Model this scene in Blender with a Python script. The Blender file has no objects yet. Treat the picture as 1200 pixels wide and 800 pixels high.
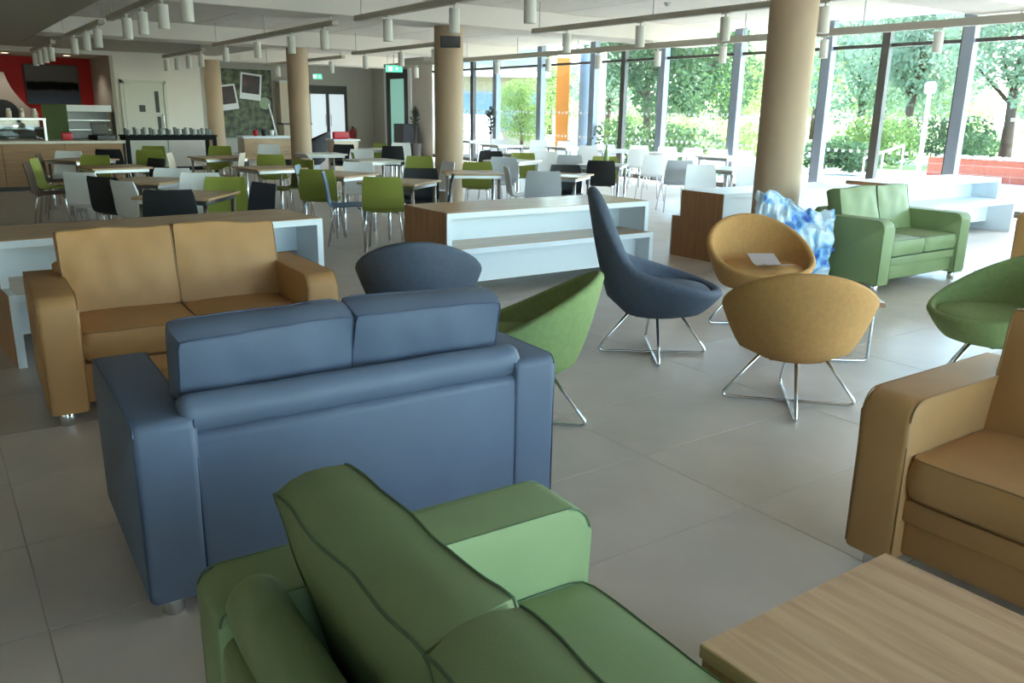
import bpy, bmesh, math, random
from mathutils import Vector, Matrix, noise
R = math.radians
pi = math.pi
random.seed(7)
S = bpy.context.scene
COL = S.collection

# ------------------------------------------------------------------ camera
cam_d = bpy.data.cameras.new('camera'); cam = bpy.data.objects.new('camera', cam_d); COL.objects.link(cam)
F_PX = 975.0
PITCH = math.atan((400 - 131.0) / F_PX); ROLL = R(0.91); YAW = R(35.1); EYE = 1.5
_fh = Vector((math.sin(YAW), math.cos(YAW), 0)); _rt = Vector((math.cos(YAW), -math.sin(YAW), 0)); _up = Vector((0, 0, 1))
_F = _fh * math.cos(PITCH) - _up * math.sin(PITCH); _U = _up * math.cos(PITCH) + _fh * math.sin(PITCH)
_x = _rt * math.cos(ROLL) + _U * math.sin(ROLL); _y = -_rt * math.sin(ROLL) + _U * math.cos(ROLL)
m = Matrix((_x, _y, -_F)).transposed().to_4x4(); m.translation = Vector((0, 0, EYE)); cam.matrix_world = m
cam_d.sensor_width = 36.0; cam_d.lens = 36.0 * F_PX / 1200.0; cam_d.clip_start = 0.02; cam_d.clip_end = 400
S.camera = cam

# ------------------------------------------------------------------ world, sun, exposure
SKY_STRENGTH = 0.22
SUN_STRENGTH = 1.3
EXPOSURE = 4.0
w = bpy.data.worlds.new('sky'); S.world = w; w.use_nodes = True
nt = w.node_tree; nt.nodes.clear()
sky = nt.nodes.new('ShaderNodeTexSky'); sky.sky_type = 'NISHITA'; sky.sun_disc = False
sky.sun_elevation = R(52); sky.sun_rotation = R(100); sky.air_density = 1.0; sky.dust_density = 1.2; sky.ozone_density = 2.0
bg = nt.nodes.new('ShaderNodeBackground'); bg.inputs['Strength'].default_value = SKY_STRENGTH
wo = nt.nodes.new('ShaderNodeOutputWorld')
nt.links.new(sky.outputs[0], bg.inputs[0]); nt.links.new(bg.outputs[0], wo.inputs[0])
sun_d = bpy.data.lights.new('sun', 'SUN'); sun_d.energy = SUN_STRENGTH; sun_d.angle = R(1.0); sun_d.color = (1, .97, .92)
sun = bpy.data.objects.new('sun', sun_d); COL.objects.link(sun)
_sd = Vector((math.cos(R(58)) * math.cos(R(-12)), math.cos(R(58)) * math.sin(R(-12)), math.sin(R(58))))  # toward the sun
sun.rotation_euler = _sd.to_track_quat('Z', 'Y').to_euler()
sun.location = (30, -5, 30)
XW = 14.2            # window wall
YR = -5.0            # rear glazing
def portal(name, loc, rot, sx, sy):
    d = bpy.data.lights.new(name, 'AREA'); d.shape = 'RECTANGLE'; d.size = sx; d.size_y = sy; d.cycles.is_portal = True
    o = bpy.data.objects.new(name, d); COL.objects.link(o); o.location = loc; o.rotation_euler = rot
portal('daylight_portal_side', (XW + .12, 10, 1.65), (R(90), 0, R(90)), 30, 3.3)
portal('daylight_portal_rear', (6.5, YR - .12, 1.65), (R(90), 0, 0), 15.2, 3.3)
S.view_settings.view_transform = 'Standard'; S.view_settings.look = 'None'
S.view_settings.exposure = EXPOSURE; S.view_settings.gamma = 1.0; S.view_settings.use_curve_mapping = False
S.cycles.use_denoising = True

# ------------------------------------------------------------------ materials
def lin(c):
    return tuple((v / 255 / 12.92 if v / 255 <= .04045 else ((v / 255 + .055) / 1.055) ** 2.4) for v in c)
MATS = {}
def mat(name, rgb, rough=.6, metal=0.0, spec=.5, var=0.0, vscale=6.0, bump=0.0, bscale=200.0, rgb2=None, stretch=None, trans=0.0, sub=0.0, alpha=None):
    if name in MATS: return MATS[name]
    M = bpy.data.materials.new(name); M.use_nodes = True; t = M.node_tree
    b = t.nodes['Principled BSDF']; c = lin(rgb) + (1,)
    b.inputs['Base Color'].default_value = c; b.inputs['Roughness'].default_value = rough; b.inputs['Metallic'].default_value = metal
    b.inputs['Specular IOR Level'].default_value = spec
    if trans: b.inputs['Transmission Weight'].default_value = trans
    if alpha is not None: b.inputs['Alpha'].default_value = alpha
    co = t.nodes.new('ShaderNodeTexCoord'); mp = t.nodes.new('ShaderNodeMapping'); t.links.new(co.outputs['Object'], mp.inputs[0])
    if stretch: mp.inputs['Scale'].default_value = stretch
    if var or rgb2:
        n = t.nodes.new('ShaderNodeTexNoise'); n.inputs['Scale'].default_value = vscale; n.inputs['Detail'].default_value = 5
        t.links.new(mp.outputs[0], n.inputs['Vector'])
        r = t.nodes.new('ShaderNodeValToRGB')
        if rgb2: a, z = lin(rgb), lin(rgb2)
        else: a = tuple(v * (1 - var) for v in c[:3]); z = tuple(min(1, v * (1 + var)) for v in c[:3])
        r.color_ramp.elements[0].color = a + (1,); r.color_ramp.elements[1].color = z + (1,)
        r.color_ramp.elements[0].position = .35; r.color_ramp.elements[1].position = .65
        t.links.new(n.outputs[0], r.inputs[0]); t.links.new(r.outputs[0], b.inputs['Base Color'])
    if bump:
        n2 = t.nodes.new('ShaderNodeTexNoise'); n2.inputs['Scale'].default_value = bscale; n2.inputs['Detail'].default_value = 3
        t.links.new(mp.outputs[0], n2.inputs['Vector'])
        bn = t.nodes.new('ShaderNodeBump'); bn.inputs['Strength'].default_value = bump; bn.inputs['Distance'].default_value = .002
        t.links.new(n2.outputs[0], bn.inputs['Height']); t.links.new(bn.outputs[0], b.inputs['Normal'])
    MATS[name] = M
    return M
def emit(name, rgb, s):
    M = bpy.data.materials.new(name); M.use_nodes = True; t = M.node_tree
    b = t.nodes['Principled BSDF']; b.inputs['Emission Color'].default_value = lin(rgb) + (1,); b.inputs['Emission Strength'].default_value = s
    b.inputs['Base Color'].default_value = lin(rgb) + (1,)
    return M
def glass(name, tint=(238, 246, 243), fac=.05):
    M = bpy.data.materials.new(name); M.use_nodes = True; t = M.node_tree; t.nodes.clear()
    o = t.nodes.new('ShaderNodeOutputMaterial'); mx = t.nodes.new('ShaderNodeMixShader')
    tr = t.nodes.new('ShaderNodeBsdfTransparent'); tr.inputs[0].default_value = lin(tint) + (1,)
    gl = t.nodes.new('ShaderNodeBsdfGlossy'); gl.inputs['Roughness'].default_value = .02
    mx.inputs[0].default_value = fac
    t.links.new(tr.outputs[0], mx.inputs[1]); t.links.new(gl.outputs[0], mx.inputs[2]); t.links.new(mx.outputs[0], o.inputs[0])
    return M
def wood(name, a, b, rough=.45, axis=(1, 12, 12), scale=3.0):
    M = bpy.data.materials.new(name); M.use_nodes = True; t = M.node_tree; p = t.nodes['Principled BSDF']
    co = t.nodes.new('ShaderNodeTexCoord'); mp = t.nodes.new('ShaderNodeMapping'); mp.inputs['Scale'].default_value = axis
    n = t.nodes.new('ShaderNodeTexNoise'); n.inputs['Scale'].default_value = scale; n.inputs['Detail'].default_value = 7; n.inputs['Distortion'].default_value = .6
    r = t.nodes.new('ShaderNodeValToRGB'); r.color_ramp.elements[0].color = lin(a) + (1,); r.color_ramp.elements[1].color = lin(b) + (1,)
    r.color_ramp.elements[0].position = .3; r.color_ramp.elements[1].position = .7
    t.links.new(co.outputs['Object'], mp.inputs[0]); t.links.new(mp.outputs[0], n.inputs['Vector']); t.links.new(n.outputs[0], r.inputs[0])
    t.links.new(r.outputs[0], p.inputs['Base Color']); p.inputs['Roughness'].default_value = rough
    return M

leather = dict(rough=.52, spec=.32, var=.05, vscale=4, bump=.25, bscale=260)
M_blue = mat('blue leather', (90, 101, 119), **leather); M_green = mat('green leather', (124, 140, 96), **leather); M_tan = mat('tan leather', (179, 134, 86), **leather)
M_blue_p = mat('blue piping', (62, 74, 96), .5); M_green_p = mat('green piping', (78, 98, 64), .5); M_tan_p = mat('tan piping', (150, 114, 72), .5)
fab = dict(rough=.85, spec=.3, var=.06, vscale=40, bump=.5, bscale=500)
M_fblue = mat('slate wool', (86, 94, 108), **fab); M_fgreen = mat('green wool', (126, 144, 92), **fab); M_ftan = mat('tan wool', (184, 138, 84), **fab)
M_chrome = mat('chrome', (215, 218, 222), .12, 1.0); M_steel = mat('satin steel', (190, 192, 195), .3, 1.0)
M_oak = wood('oak laminate', (176, 140, 104), (200, 166, 130), .27, (1, 14, 14), 2.2)
M_oaktop = wood('oak table laminate', (178, 138, 100), (206, 168, 128), .42, (14, 1, 14), 2.0)
M_walnut = wood('brown wood panel', (156, 112, 76), (178, 132, 92), .5, (14, 14, 1), 2.0)
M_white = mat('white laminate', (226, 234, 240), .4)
M_whitepl = mat('white plastic', (244, 245, 246), .4)
M_tile = mat('floor tile', (200, 187, 176), .32, 0, .5, var=.05, vscale=3.0)
M_grout = mat('grout', (184, 175, 166), .9)
M_wall = mat('warm white wall paint', (242, 232, 221), .85, var=.02, vscale=1.0)
M_grey = mat('grey wall paint', (196, 190, 180), .85)
M_red = mat('red wall paint', (190, 34, 28), .7)
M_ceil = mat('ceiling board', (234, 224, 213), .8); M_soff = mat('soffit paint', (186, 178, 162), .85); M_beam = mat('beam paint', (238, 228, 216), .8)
M_col = mat('column plaster', (182, 157, 130), .65, var=.04, vscale=1.5)
M_mull = mat('grey aluminium', (128, 138, 152), .45, .1); M_dark = mat('dark bronze frame', (72, 70, 66), .5)
M_glass = glass('window glass')
M_black = mat('black plastic', (26, 28, 32), .5); M_navy = mat('navy plastic', (46, 52, 70), .5)
M_olive = mat('olive green plastic', (142, 148, 62), .5); M_slate = mat('blue grey plastic', (104, 126, 150), .45)
M_brown = mat('dark brown wood shell', (70, 46, 32), .5); M_beige = mat('cream plastic', (214, 198, 180), .5); M_palegreen = mat('pale lime plastic', (176, 190, 104), .5)
M_greypl = mat('pale grey plastic', (190, 194, 200), .45); M_blacktop = mat('black table paint', (24, 26, 30), .75, spec=.2)

# ------------------------------------------------------------------ mesh helpers
def link(name, data, parent=None):
    o = bpy.data.objects.new(name, data); COL.objects.link(o)
    if parent is not None: o.parent = parent
    return o
def tag(o, label=None, cat=None, group=None, kind=None):
    if label: o['label'] = label
    if cat: o['category'] = cat
    if group: o['group'] = group
    if kind: o['kind'] = kind
    return o
def thing(name, loc, rz=0, label=None, cat=None, group=None, kind=None):
    o = link(name, None); o.location = loc; o.rotation_euler = (0, 0, rz); o.empty_display_size = .1
    return tag(o, label, cat, group, kind)
def to_mesh(name, bm, mt, smooth=False, angle=None):
    bmesh.ops.recalc_face_normals(bm, faces=bm.faces)
    me = bpy.data.meshes.new(name); bm.to_mesh(me); bm.free()
    if isinstance(mt, (list, tuple)):
        for q in mt: me.materials.append(q)
    else: me.materials.append(mt)
    if smooth:
        for p in me.polygons: p.use_smooth = True
        if angle: me.set_sharp_from_angle(angle=angle)
    return me
def obj(name, bm, mt, parent=None, smooth=False, angle=R(40)):
    return link(name, to_mesh(name, bm, mt, smooth, angle), parent)
def part(name, me, parent, loc=(0, 0, 0), rot=(0, 0, 0), scale=(1, 1, 1)):
    o = link(name, me, parent); o.location = loc; o.rotation_euler = rot; o.scale = scale
    return o
def NB(): return bmesh.new()
def box(bm, x0, x1, y0, y1, z0, z1, bev=0, seg=2, mi=0):
    vs = [bm.verts.new((x, y, z)) for z in (z0, z1) for y in (y0, y1) for x in (x0, x1)]
    fs = [bm.faces.new([vs[i] for i in q]) for q in ((0, 2, 3, 1), (4, 5, 7, 6), (0, 1, 5, 4), (2, 6, 7, 3), (0, 4, 6, 2), (1, 3, 7, 5))]
    for f in fs: f.material_index = mi
    if bev:
        es = list({e for f in fs for e in f.edges})
        r = bmesh.ops.bevel(bm, geom=es, offset=bev, segments=seg, profile=.5, affect='EDGES')
        for f in r['faces']: f.material_index = mi
    return bm
def tube(bm, pts, r, n=8, closed=False, caps=True):
    pts = [Vector(p) for p in pts]; L = len(pts); rings = []
    prev = None
    for i, p in enumerate(pts):
        if closed: t = (pts[(i + 1) % L] - pts[i - 1])
        else: t = pts[min(i + 1, L - 1)] - pts[max(i - 1, 0)]
        t.normalize()
        if prev is None:
            a = Vector((0, 0, 1)) if abs(t.z) < .9 else Vector((1, 0, 0)); u = t.cross(a).normalized()
        else: u = (prev - t * prev.dot(t)).normalized()
        prev = u; v = t.cross(u); rr = r[i] if isinstance(r, (list, tuple)) else r
        rings.append([bm.verts.new(p + (u * math.cos(2 * pi * k / n) + v * math.sin(2 * pi * k / n)) * rr) for k in range(n)])
    for i in range(L if closed else L - 1):
        a, b = rings[i], rings[(i + 1) % L]
        for k in range(n): bm.faces.new((a[k], a[(k + 1) % n], b[(k + 1) % n], b[k]))
    if caps and not closed:
        bm.faces.new(rings[0][::-1]); bm.faces.new(rings[-1])
    return bm
def lathe(bm, prof, n=20, cx=0, cy=0, cap=True):
    rings = [[bm.verts.new((cx + r * math.cos(2 * pi * k / n), cy + r * math.sin(2 * pi * k / n), z)) for k in range(n)] for r, z in prof]
    for a, b in zip(rings, rings[1:]):
        for k in range(n): bm.faces.new((a[k], a[(k + 1) % n], b[(k + 1) % n], b[k]))
    if cap: bm.faces.new(rings[0][::-1]); bm.faces.new(rings[-1])
    return bm
def rounded(pts, r, seg=5):
    """round the corners of an open polyline (3D)"""
    pts = [Vector(p) for p in pts]; out = [pts[0]]
    for a, b, c in zip(pts, pts[1:], pts[2:]):
        d1 = (a - b); d2 = (c - b); rr = min(r, d1.length * .45, d2.length * .45); p1 = b + d1.normalized() * rr; p2 = b + d2.normalized() * rr
        for k in range(seg + 1):
            t = k / seg; out.append(p1 * (1 - t) ** 2 + b * 2 * t * (1 - t) + p2 * t * t)
    out.append(pts[-1]); return out
def prism(bm, prof, x0, x1, bev=0, seg=3):
    """profile in (y,z) pushed along x"""
    a = [bm.verts.new((x0, y, z)) for y, z in prof]; b = [bm.verts.new((x1, y, z)) for y, z in prof]; n = len(prof)
    for k in range(n): bm.faces.new((a[k], a[(k + 1) % n], b[(k + 1) % n], b[k]))
    fa = bm.faces.new(a[::-1]); fb = bm.faces.new(b)
    if bev: bmesh.ops.bevel(bm, geom=list(fa.edges) + list(fb.edges), offset=bev, segments=seg, profile=.5, affect='EDGES')
    return bm
def rprof(y0, y1, z0, z1, rf, rb, bot=.01, k=6):
    """side profile, front (y0) top rounded by rf, back (y1) top by rb"""
    p = [(y1, z0), (y0, z0)]
    for i in range(k + 1):
        a = pi - i / k * pi / 2; p.append((y0 + rf + rf * math.cos(a), z1 - rf + rf * math.sin(a)))
    for i in range(k + 1):
        a = pi / 2 - i / k * pi / 2; p.append((y1 - rb + rb * math.cos(a), z1 - rb + rb * math.sin(a)))
    return p
def cushion_mesh(name, w, h, t, mt, seed=0, puff=.3, n=14, wrinkle=.004, rr=.05):
    """box cushion: w along x, h along z (bottom at 0), t along y, puffed faces"""
    bm = NB(); grid = {}
    rs = random.Random(seed); off = Vector((rs.random() * 40, rs.random() * 40, rs.random() * 40))
    def P(u, v, s):
        # u,v in -1..1 outline, s in -1..1 through thickness
        a, b = u, v
        x, z = a * w / 2, b * h / 2
        cxx, czz = max(0, abs(x) - (w / 2 - rr)), max(0, abs(z) - (h / 2 - rr))
        d = math.hypot(cxx, czz)
        if cxx > 0 and czz > 0 and d > 0:
            mm = max(cxx, czz); x = math.copysign(w / 2 - rr + cxx * mm / d, x); z = math.copysign(h / 2 - rr + czz * mm / d, z)
        th = t / 2 * (1 - puff + puff * (1 - abs(u) ** 3.2) * (1 - abs(v) ** 3.2))
        bul = .012 * (1 - s * s)
        x += math.copysign(bul, u) * (abs(u) > .999); z += math.copysign(bul, v) * (abs(v) > .999)
        q = Vector((x, s * th, z + h / 2))
        q += Vector((0, 1, 0)) * wrinkle * noise.noise(q * 9 + off) * s + Vector((0, 0, wrinkle * 1.6 * noise.noise(q * 4 + off)))
        return q
    def V(i, j, k):
        key = (i, j, k)
        if key not in grid: grid[key] = bm.verts.new(P(-1 + 2 * i / n, -1 + 2 * j / n, -1 + 2 * k / 4))
        return grid[key]
    for i in range(n):
        for j in range(n):
            for k in (0, 4): bm.faces.new((V(i, j, k), V(i + 1, j, k), V(i + 1, j + 1, k), V(i, j + 1, k)))
        for k in range(4):
            for c in (0, n):
                bm.faces.new((V(i, c, k), V(i + 1, c, k), V(i + 1, c, k + 1), V(i, c, k + 1)))
                bm.faces.new((V(c, i, k), V(c, i + 1, k), V(c, i + 1, k + 1), V(c, i, k + 1)))
    loops = []
    for s in (-1, 1):
        ring = [(-1 + 2 * i / n, -1) for i in range(n)] + [(1, -1 + 2 * i / n) for i in range(n)] + [(1 - 2 * i / n, 1) for i in range(n)] + [(-1, 1 - 2 * i / n) for i in range(n)]
        loops.append([P(u, v, s) for u, v in ring])
    me = to_mesh(name, bm, mt, True, R(60))
    b2 = NB()
    for l in loops: tube(b2, l, .0034, 5, closed=True)
    return me, b2

# ------------------------------------------------------------------ copies
def copy_thing(src, loc, rz, label=None, group=None):
    r = src.copy(); COL.objects.link(r); r.location = loc; r.rotation_euler = (0, 0, rz)
    if label: r['label'] = label
    if group: r['group'] = group
    for ch in [c for c in src.children]:
        c = ch.copy(); COL.objects.link(c); c.parent = r
        for g in ch.children:
            d = g.copy(); COL.objects.link(d); d.parent = c
    return r

# ================================================================== STRUCTURE
X0, Y1 = -6.0, 29.5
CZ = 3.05; BZ = 2.75
def struct(name, x0, x1, y0, y1, z0, z1, mt, bev=0):
    return tag(obj(name, box(NB(), x0, x1, y0, y1, z0, z1, bev), mt), kind='structure')
# floor: grout bed and tiles
floor = struct('floor', X0, XW + .1, YR, Y1 + .5, -.12, -.004, M_grout)
TX, TY = 1.2, .6
tiles = []
for i in range(-6, 13):
    for j in range(-14, 46):
        x0, x1, y0, y1 = .12 + i * TX, .12 + (i + 1) * TX, 2.53 + j * TY, 2.53 + (j + 1) * TY
        x0, x1, y0, y1 = max(x0, X0), min(x1, XW), max(y0, YR), min(y1, Y1)
        if x1 - x0 < .05 or y1 - y0 < .05: continue
        cx, cy = (x0 + x1) / 2, (y0 + y1) / 2
        ang = math.degrees(math.atan2(cx, cy)) - 35.1
        inview = abs(ang) < 38 and math.hypot(cx, cy) > .8
        tiles.append(((0 if inview else 1000) + math.hypot(cx, cy), x0, x1, y0, y1))
tiles.sort()
G = .0014
tcache = {}
for d, x0, x1, y0, y1 in tiles[:290]:
    k = (round(x1 - x0, 3), round(y1 - y0, 3))
    if k not in tcache: tcache[k] = to_mesh('tile', box(NB(), -k[0] / 2 + G, k[0] / 2 - G, -k[1] / 2 + G, k[1] / 2 - G, -.01, 0, .0015, 1), M_tile)
    part('tile', tcache[k], floor, ((x0 + x1) / 2, (y0 + y1) / 2, 0))
bm = NB()
for d, x0, x1, y0, y1 in tiles[290:]: box(bm, x0 + G, x1 - G, y0 + G, y1 - G, -.01, 0)
tag(obj('tile_field', bm, M_tile, floor), kind='stuff')

# ceiling with boards
ceil = struct('ceiling', X0, XW + 1.4, YR - .3, Y1 + .3, 3.34, 3.5, M_ceil)  # runs past the glass as an added overhang that shades the windows
bx_ = [2.1 + 1.34 * i for i in range(9)]; by_ = [-5 + 2.133 * i for i in range(17)]
pc = to_mesh('ceiling_panel', box(NB(), -.664, .664, -1.06, 1.06, 0, .03, .006, 1), M_ceil)
for xa in bx_[:-1]:
    for ya in by_[:-1]:
        part('ceiling_panel', pc, ceil, (xa + .67, ya + 1.066, CZ))
tag(obj('panel_grid', box(NB(), 2.1, 12.8, YR, Y1, CZ + .031, 3.34), M_soff, ceil))
struct('ceiling_soffit', X0, 2.1, YR, 22.5, BZ, 3.34, M_soff)
struct('ceiling_lower_bay', 2.1, 6.5, 18.6, 22.5, BZ - .01, 3.04, M_soff)
struct('ceiling_servery', X0, 4.1, 22.5, 25.3, 2.66, 3.34, M_soff)
for k, y in enumerate((5.4, 11.8, 18.2, 24.6)):
    struct('ceiling_beam', 2.1, 12.6, y - .4, y + .4, BZ, CZ, M_beam, .01)
# walls
struct('wall_left', X0 - .2, X0, YR, 30, -.1, 3.34, M_wall)
wf = struct('wall_far', 6.1, XW, Y1, Y1 + .2, -.1, 3.34, M_grey)
struct('wall_door_block', 4.1, 6.1, 22.5, Y1 + .2, -.1, 3.34, M_wall)
struct('wall_servery', X0, 4.1, 25.1, 25.3, -.1, 3.34, M_red)
struct('wall_servery_return', 4.02, 4.1, 22.5, 25.1, -.1, 3.34, M_soff)
struct('wall_side', XW, XW + .2, 25.0, Y1 + .2, -.1, 3.34, M_grey)
struct('trim_1', X0, 4.1, 22.44, 22.5, 2.64, BZ - .002, M_beam)
struct('wall_rear', X0, -1.1, YR - .2, YR, -.1, 3.34, M_wall)
# columns
for k, y in enumerate((5.4, 11.8, 18.2, 24.6)):
    b = NB(); lathe(b, [(.225, 0), (.225, BZ)], 36)
    c = obj('column', b, M_col, None, True); c.location = (7.0, y, 0); tag(c, kind='structure')
    c['label'] = ['round beige column in front of the window-side divider', 'round beige column carrying the black box', 'round beige column beside the mural', 'round beige column by the white door wall'][k]

# ------------------------------------------------------------------ glazing
post = to_mesh('mullion', box(NB(), -.09, .07, -.095, .095, 0, 3.3, .006, 1), M_mull)
postd = to_mesh('frame_post', box(NB(), -.06, .06, -.075, .075, 0, 3.05, .004, 1), M_dark)
cap_d = to_mesh('glazing_cap', box(NB(), -.02, .02, -.016, .016, 0, 3.3), M_dark)
YB = [-4.9, -2.75, -.55, 1.65, 3.85, 5.6, 7.45, 10.05, 12.17, 14.33, 16.76, 18.98, 21.15, 23.2, 25.0]
DK = {3: 2.7, 6: 8.88, 9: 15.63, 12: 22.4}
def dots(y0, y1):
    b = NB(); n = int((y1 - y0 - .2) / .15); s = (y1 - y0 - .2) / max(1, n)
    for k in range(n + 1):
        for z in (1.5, .9):
            yy = y0 + .1 + k * s; box(b, -.012, -.010, yy - .03, yy + .03, z - .03, z + .03)
    return b
M_dot = mat('frosted dot', (240, 242, 242), .9)
for k in range(len(YB) - 1):
    a, b_ = YB[k], YB[k + 1]; L = b_ - a
    win = thing('window_%d' % (k + 1), (XW, a, 0), 0, kind='structure')
    part('mullion', post, win, (-.02, 0, 0)); part('glazing_cap', cap_d, win, (-.06, .112, 0))
    obj('pane', box(NB(), -.006, .006, .06, L - .06, .1, 2.68), M_glass, win)
    obj('upper_pane', box(NB(), -.006, .006, .06, L - .06, 2.76, 3.25), M_glass, win)
    obj('transom', box(NB(), -.045, .045, .06, L - .06, 2.69, 2.75, .004, 1), M_dark, win)
    obj('bottom_rail', box(NB(), -.045, .045, .06, L - .06, 0, .1, .004, 1), M_dark, win)
    obj('head_rail', box(NB(), -.045, .045, .06, L - .06, 3.25, 3.34), M_dark, win)
    if k in DK: part('frame_post', postd, win, (-.05, DK[k] - a, 0))
    if 4 <= k <= 12: tag(obj('frosted_dots', dots(.1, L - .1), M_dot, win), kind='stuff')
XR = [-1.1, .45, 2.0, 3.55, 5.1, 7.2, 9.3, 11.4, 13.2, 14.1]
for k in range(len(XR) - 1):
    a, L = XR[k], XR[k + 1] - XR[k]
    win = thing('window_%d' % (k + 20), (a, YR, 0), 0, kind='structure')
    part('mullion', post, win, (0, 0, 0), (0, 0, pi / 2))
    obj('pane', box(NB(), .06, L - .06, -.006, .006, .1, 2.68), M_glass, win)
    obj('upper_pane', box(NB(), .06, L - .06, -.006, .006, 2.76, 3.25), M_glass, win)
    obj('transom', box(NB(), .06, L - .06, -.045, .045, 2.69, 2.75), M_dark, win)
    obj('bottom_rail', box(NB(), .06, L - .06, -.045, .045, 0, .1), M_dark, win)

# doors
M_doorw = mat('pale door paint', (226, 222, 208), .6)
d = thing('door_1', (4.72, 22.48, 0), 0, kind='structure')
obj('leaf', box(NB(), -.45, .45, -.02, .02, 0, 2.02, .004, 1), M_doorw, d)
b = NB(); box(b, -.53, -.46, -.035, .02, 0, 2.1); box(b, .46, .53, -.035, .02, 0, 2.1); box(b, -.53, .53, -.035, .02, 2.03, 2.1); obj('frame', b, M_doorw, d)
obj('vision_panel', box(NB(), .24, .33, -.03, -.018, 1.35, 1.85), M_dark, d)
obj('sign', box(NB(), -.14, .0, -.026, -.018, 1.36, 1.52), M_dark, d)
obj('push_plate', box(NB(), .26, .34, -.03, -.018, .85, 1.25), M_dark, d)
obj('handle', tube(NB(), rounded([(.39, -.02, .95), (.39, -.07, .95), (.39, -.07, 1.3), (.39, -.02, 1.3)], .03), .016, 8), M_steel, d, True)
M_dglass = glass('door glass', (205, 232, 226), .08)
M_sky_in = mat('daylit yard paint', (236, 240, 242), .8)
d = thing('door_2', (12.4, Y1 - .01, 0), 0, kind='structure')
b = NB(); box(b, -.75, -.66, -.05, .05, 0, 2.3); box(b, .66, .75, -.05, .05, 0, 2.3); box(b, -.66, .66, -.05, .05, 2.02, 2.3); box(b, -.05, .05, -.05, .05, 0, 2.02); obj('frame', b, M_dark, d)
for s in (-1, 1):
    p = obj('pane', box(NB(), min(s * .06, s * .65), max(s * .06, s * .65), -.01, .01, .1, 2.0), emit('daylit door pane', (225, 238, 245), .04), d)  # pane glows by itself, standing in for daylight beyond the door
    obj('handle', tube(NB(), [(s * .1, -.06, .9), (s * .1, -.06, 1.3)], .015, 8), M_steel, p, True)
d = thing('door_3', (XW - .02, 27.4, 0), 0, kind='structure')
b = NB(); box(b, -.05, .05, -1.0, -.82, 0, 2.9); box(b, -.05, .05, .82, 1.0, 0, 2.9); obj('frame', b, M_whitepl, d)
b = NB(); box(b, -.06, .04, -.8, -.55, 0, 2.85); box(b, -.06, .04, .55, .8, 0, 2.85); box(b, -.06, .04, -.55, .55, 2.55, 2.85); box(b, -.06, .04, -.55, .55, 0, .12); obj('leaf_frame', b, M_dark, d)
obj('pane', box(NB(), -.02, .0, -.55, .55, .12, 2.55), emit('daylit green pane', (150, 205, 190), .035), d)  # self-glowing pane in place of daylight from outside

# ================================================================== SOFAS
SW, SD, AW, AH = 1.45, .84, .175, .64
def make_sofa(kind, M, MP, W=SW):
    c = {}
    iw = W - 2 * AW
    arm = prism(NB(), rprof(-SD / 2, SD / 2, .075, AH, .07, .035), -AW / 2, AW / 2, .022, 3)
    c['arm'] = to_mesh('arm', arm, M, True, R(50))
    b = NB()
    for sx in (-1, 1):
        xx = sx * (AW / 2 - .004)
        pr = rprof(-SD / 2 + .004, SD / 2 - .004, .09, AH - .001, .07, .035)
        tube(b, [(xx, y, z) for y, z in pr[1:]] + [(xx, pr[0][0], pr[0][1])], .0026, 5)
    c['seam'] = to_mesh('seam', b, MP, True)
    b = NB(); prism(b, rprof(SD / 2 - .15, SD / 2 - .004, .075, .585, .03, .03), -iw / 2 - .005, iw / 2 + .005, .006, 2)
    c['back_panel'] = to_mesh('back_panel', b, M, True, R(40))
    # roll along the top of the back, soft ended
    b = NB(); n = 60; L = iw + .07; pts = []; rr = []
    for k in range(n + 1):
        x = -L / 2 + L * k / n; rad = .056
        if k in (0, n): rad = .044
        pts.append((x, SD / 2 - .07 + .003 * noise.noise(Vector((x * 6, 1, kind))), .625 + .003 * noise.noise(Vector((x * 5, 3, kind))))); rr.append(rad)
    tube(b, pts, rr, 18)
    for v in b.verts: v.co.z = .625 + (v.co.z - .625) * 1.12
    c['bolster'] = to_mesh('bolster', b, M, True, R(70))
    b = NB(); box(b, -iw / 2 - .004, iw / 2 + .004, -SD / 2 + .05, SD / 2 - .15, .10, .255, .012, 2); c['base'] = to_mesh('base', b, M, True, R(40))
    b = NB(); box(b, -iw / 2 - .004, iw / 2 + .004, -SD / 2 + .028, -SD / 2 + .07, .225, .305, .012, 2); c['front_rail'] = to_mesh('front_rail', b, M, True, R(40))
    cw = iw / 2
    c['seat'], sp = cushion_mesh('seat_cushion', cw - .006, .56, .17, M, kind, .22, 14, .003, .035); c['seat_pip'] = to_mesh('piping', sp, MP, True)
    c['back'], bp = cushion_mesh('back_cushion', cw + .006, .435, .165, M, kind + 5, .16, 18, .009, .016); c['back_pip'] = to_mesh('piping', bp, MP, True)
    b = NB(); lathe(b, [(.03, 0), (.033, .004), (.033, .08), (.03, .082)], 20); c['foot'] = to_mesh('foot', b, M_chrome, True)
    c['W'] = W; c['iw'] = iw
    return c
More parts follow.
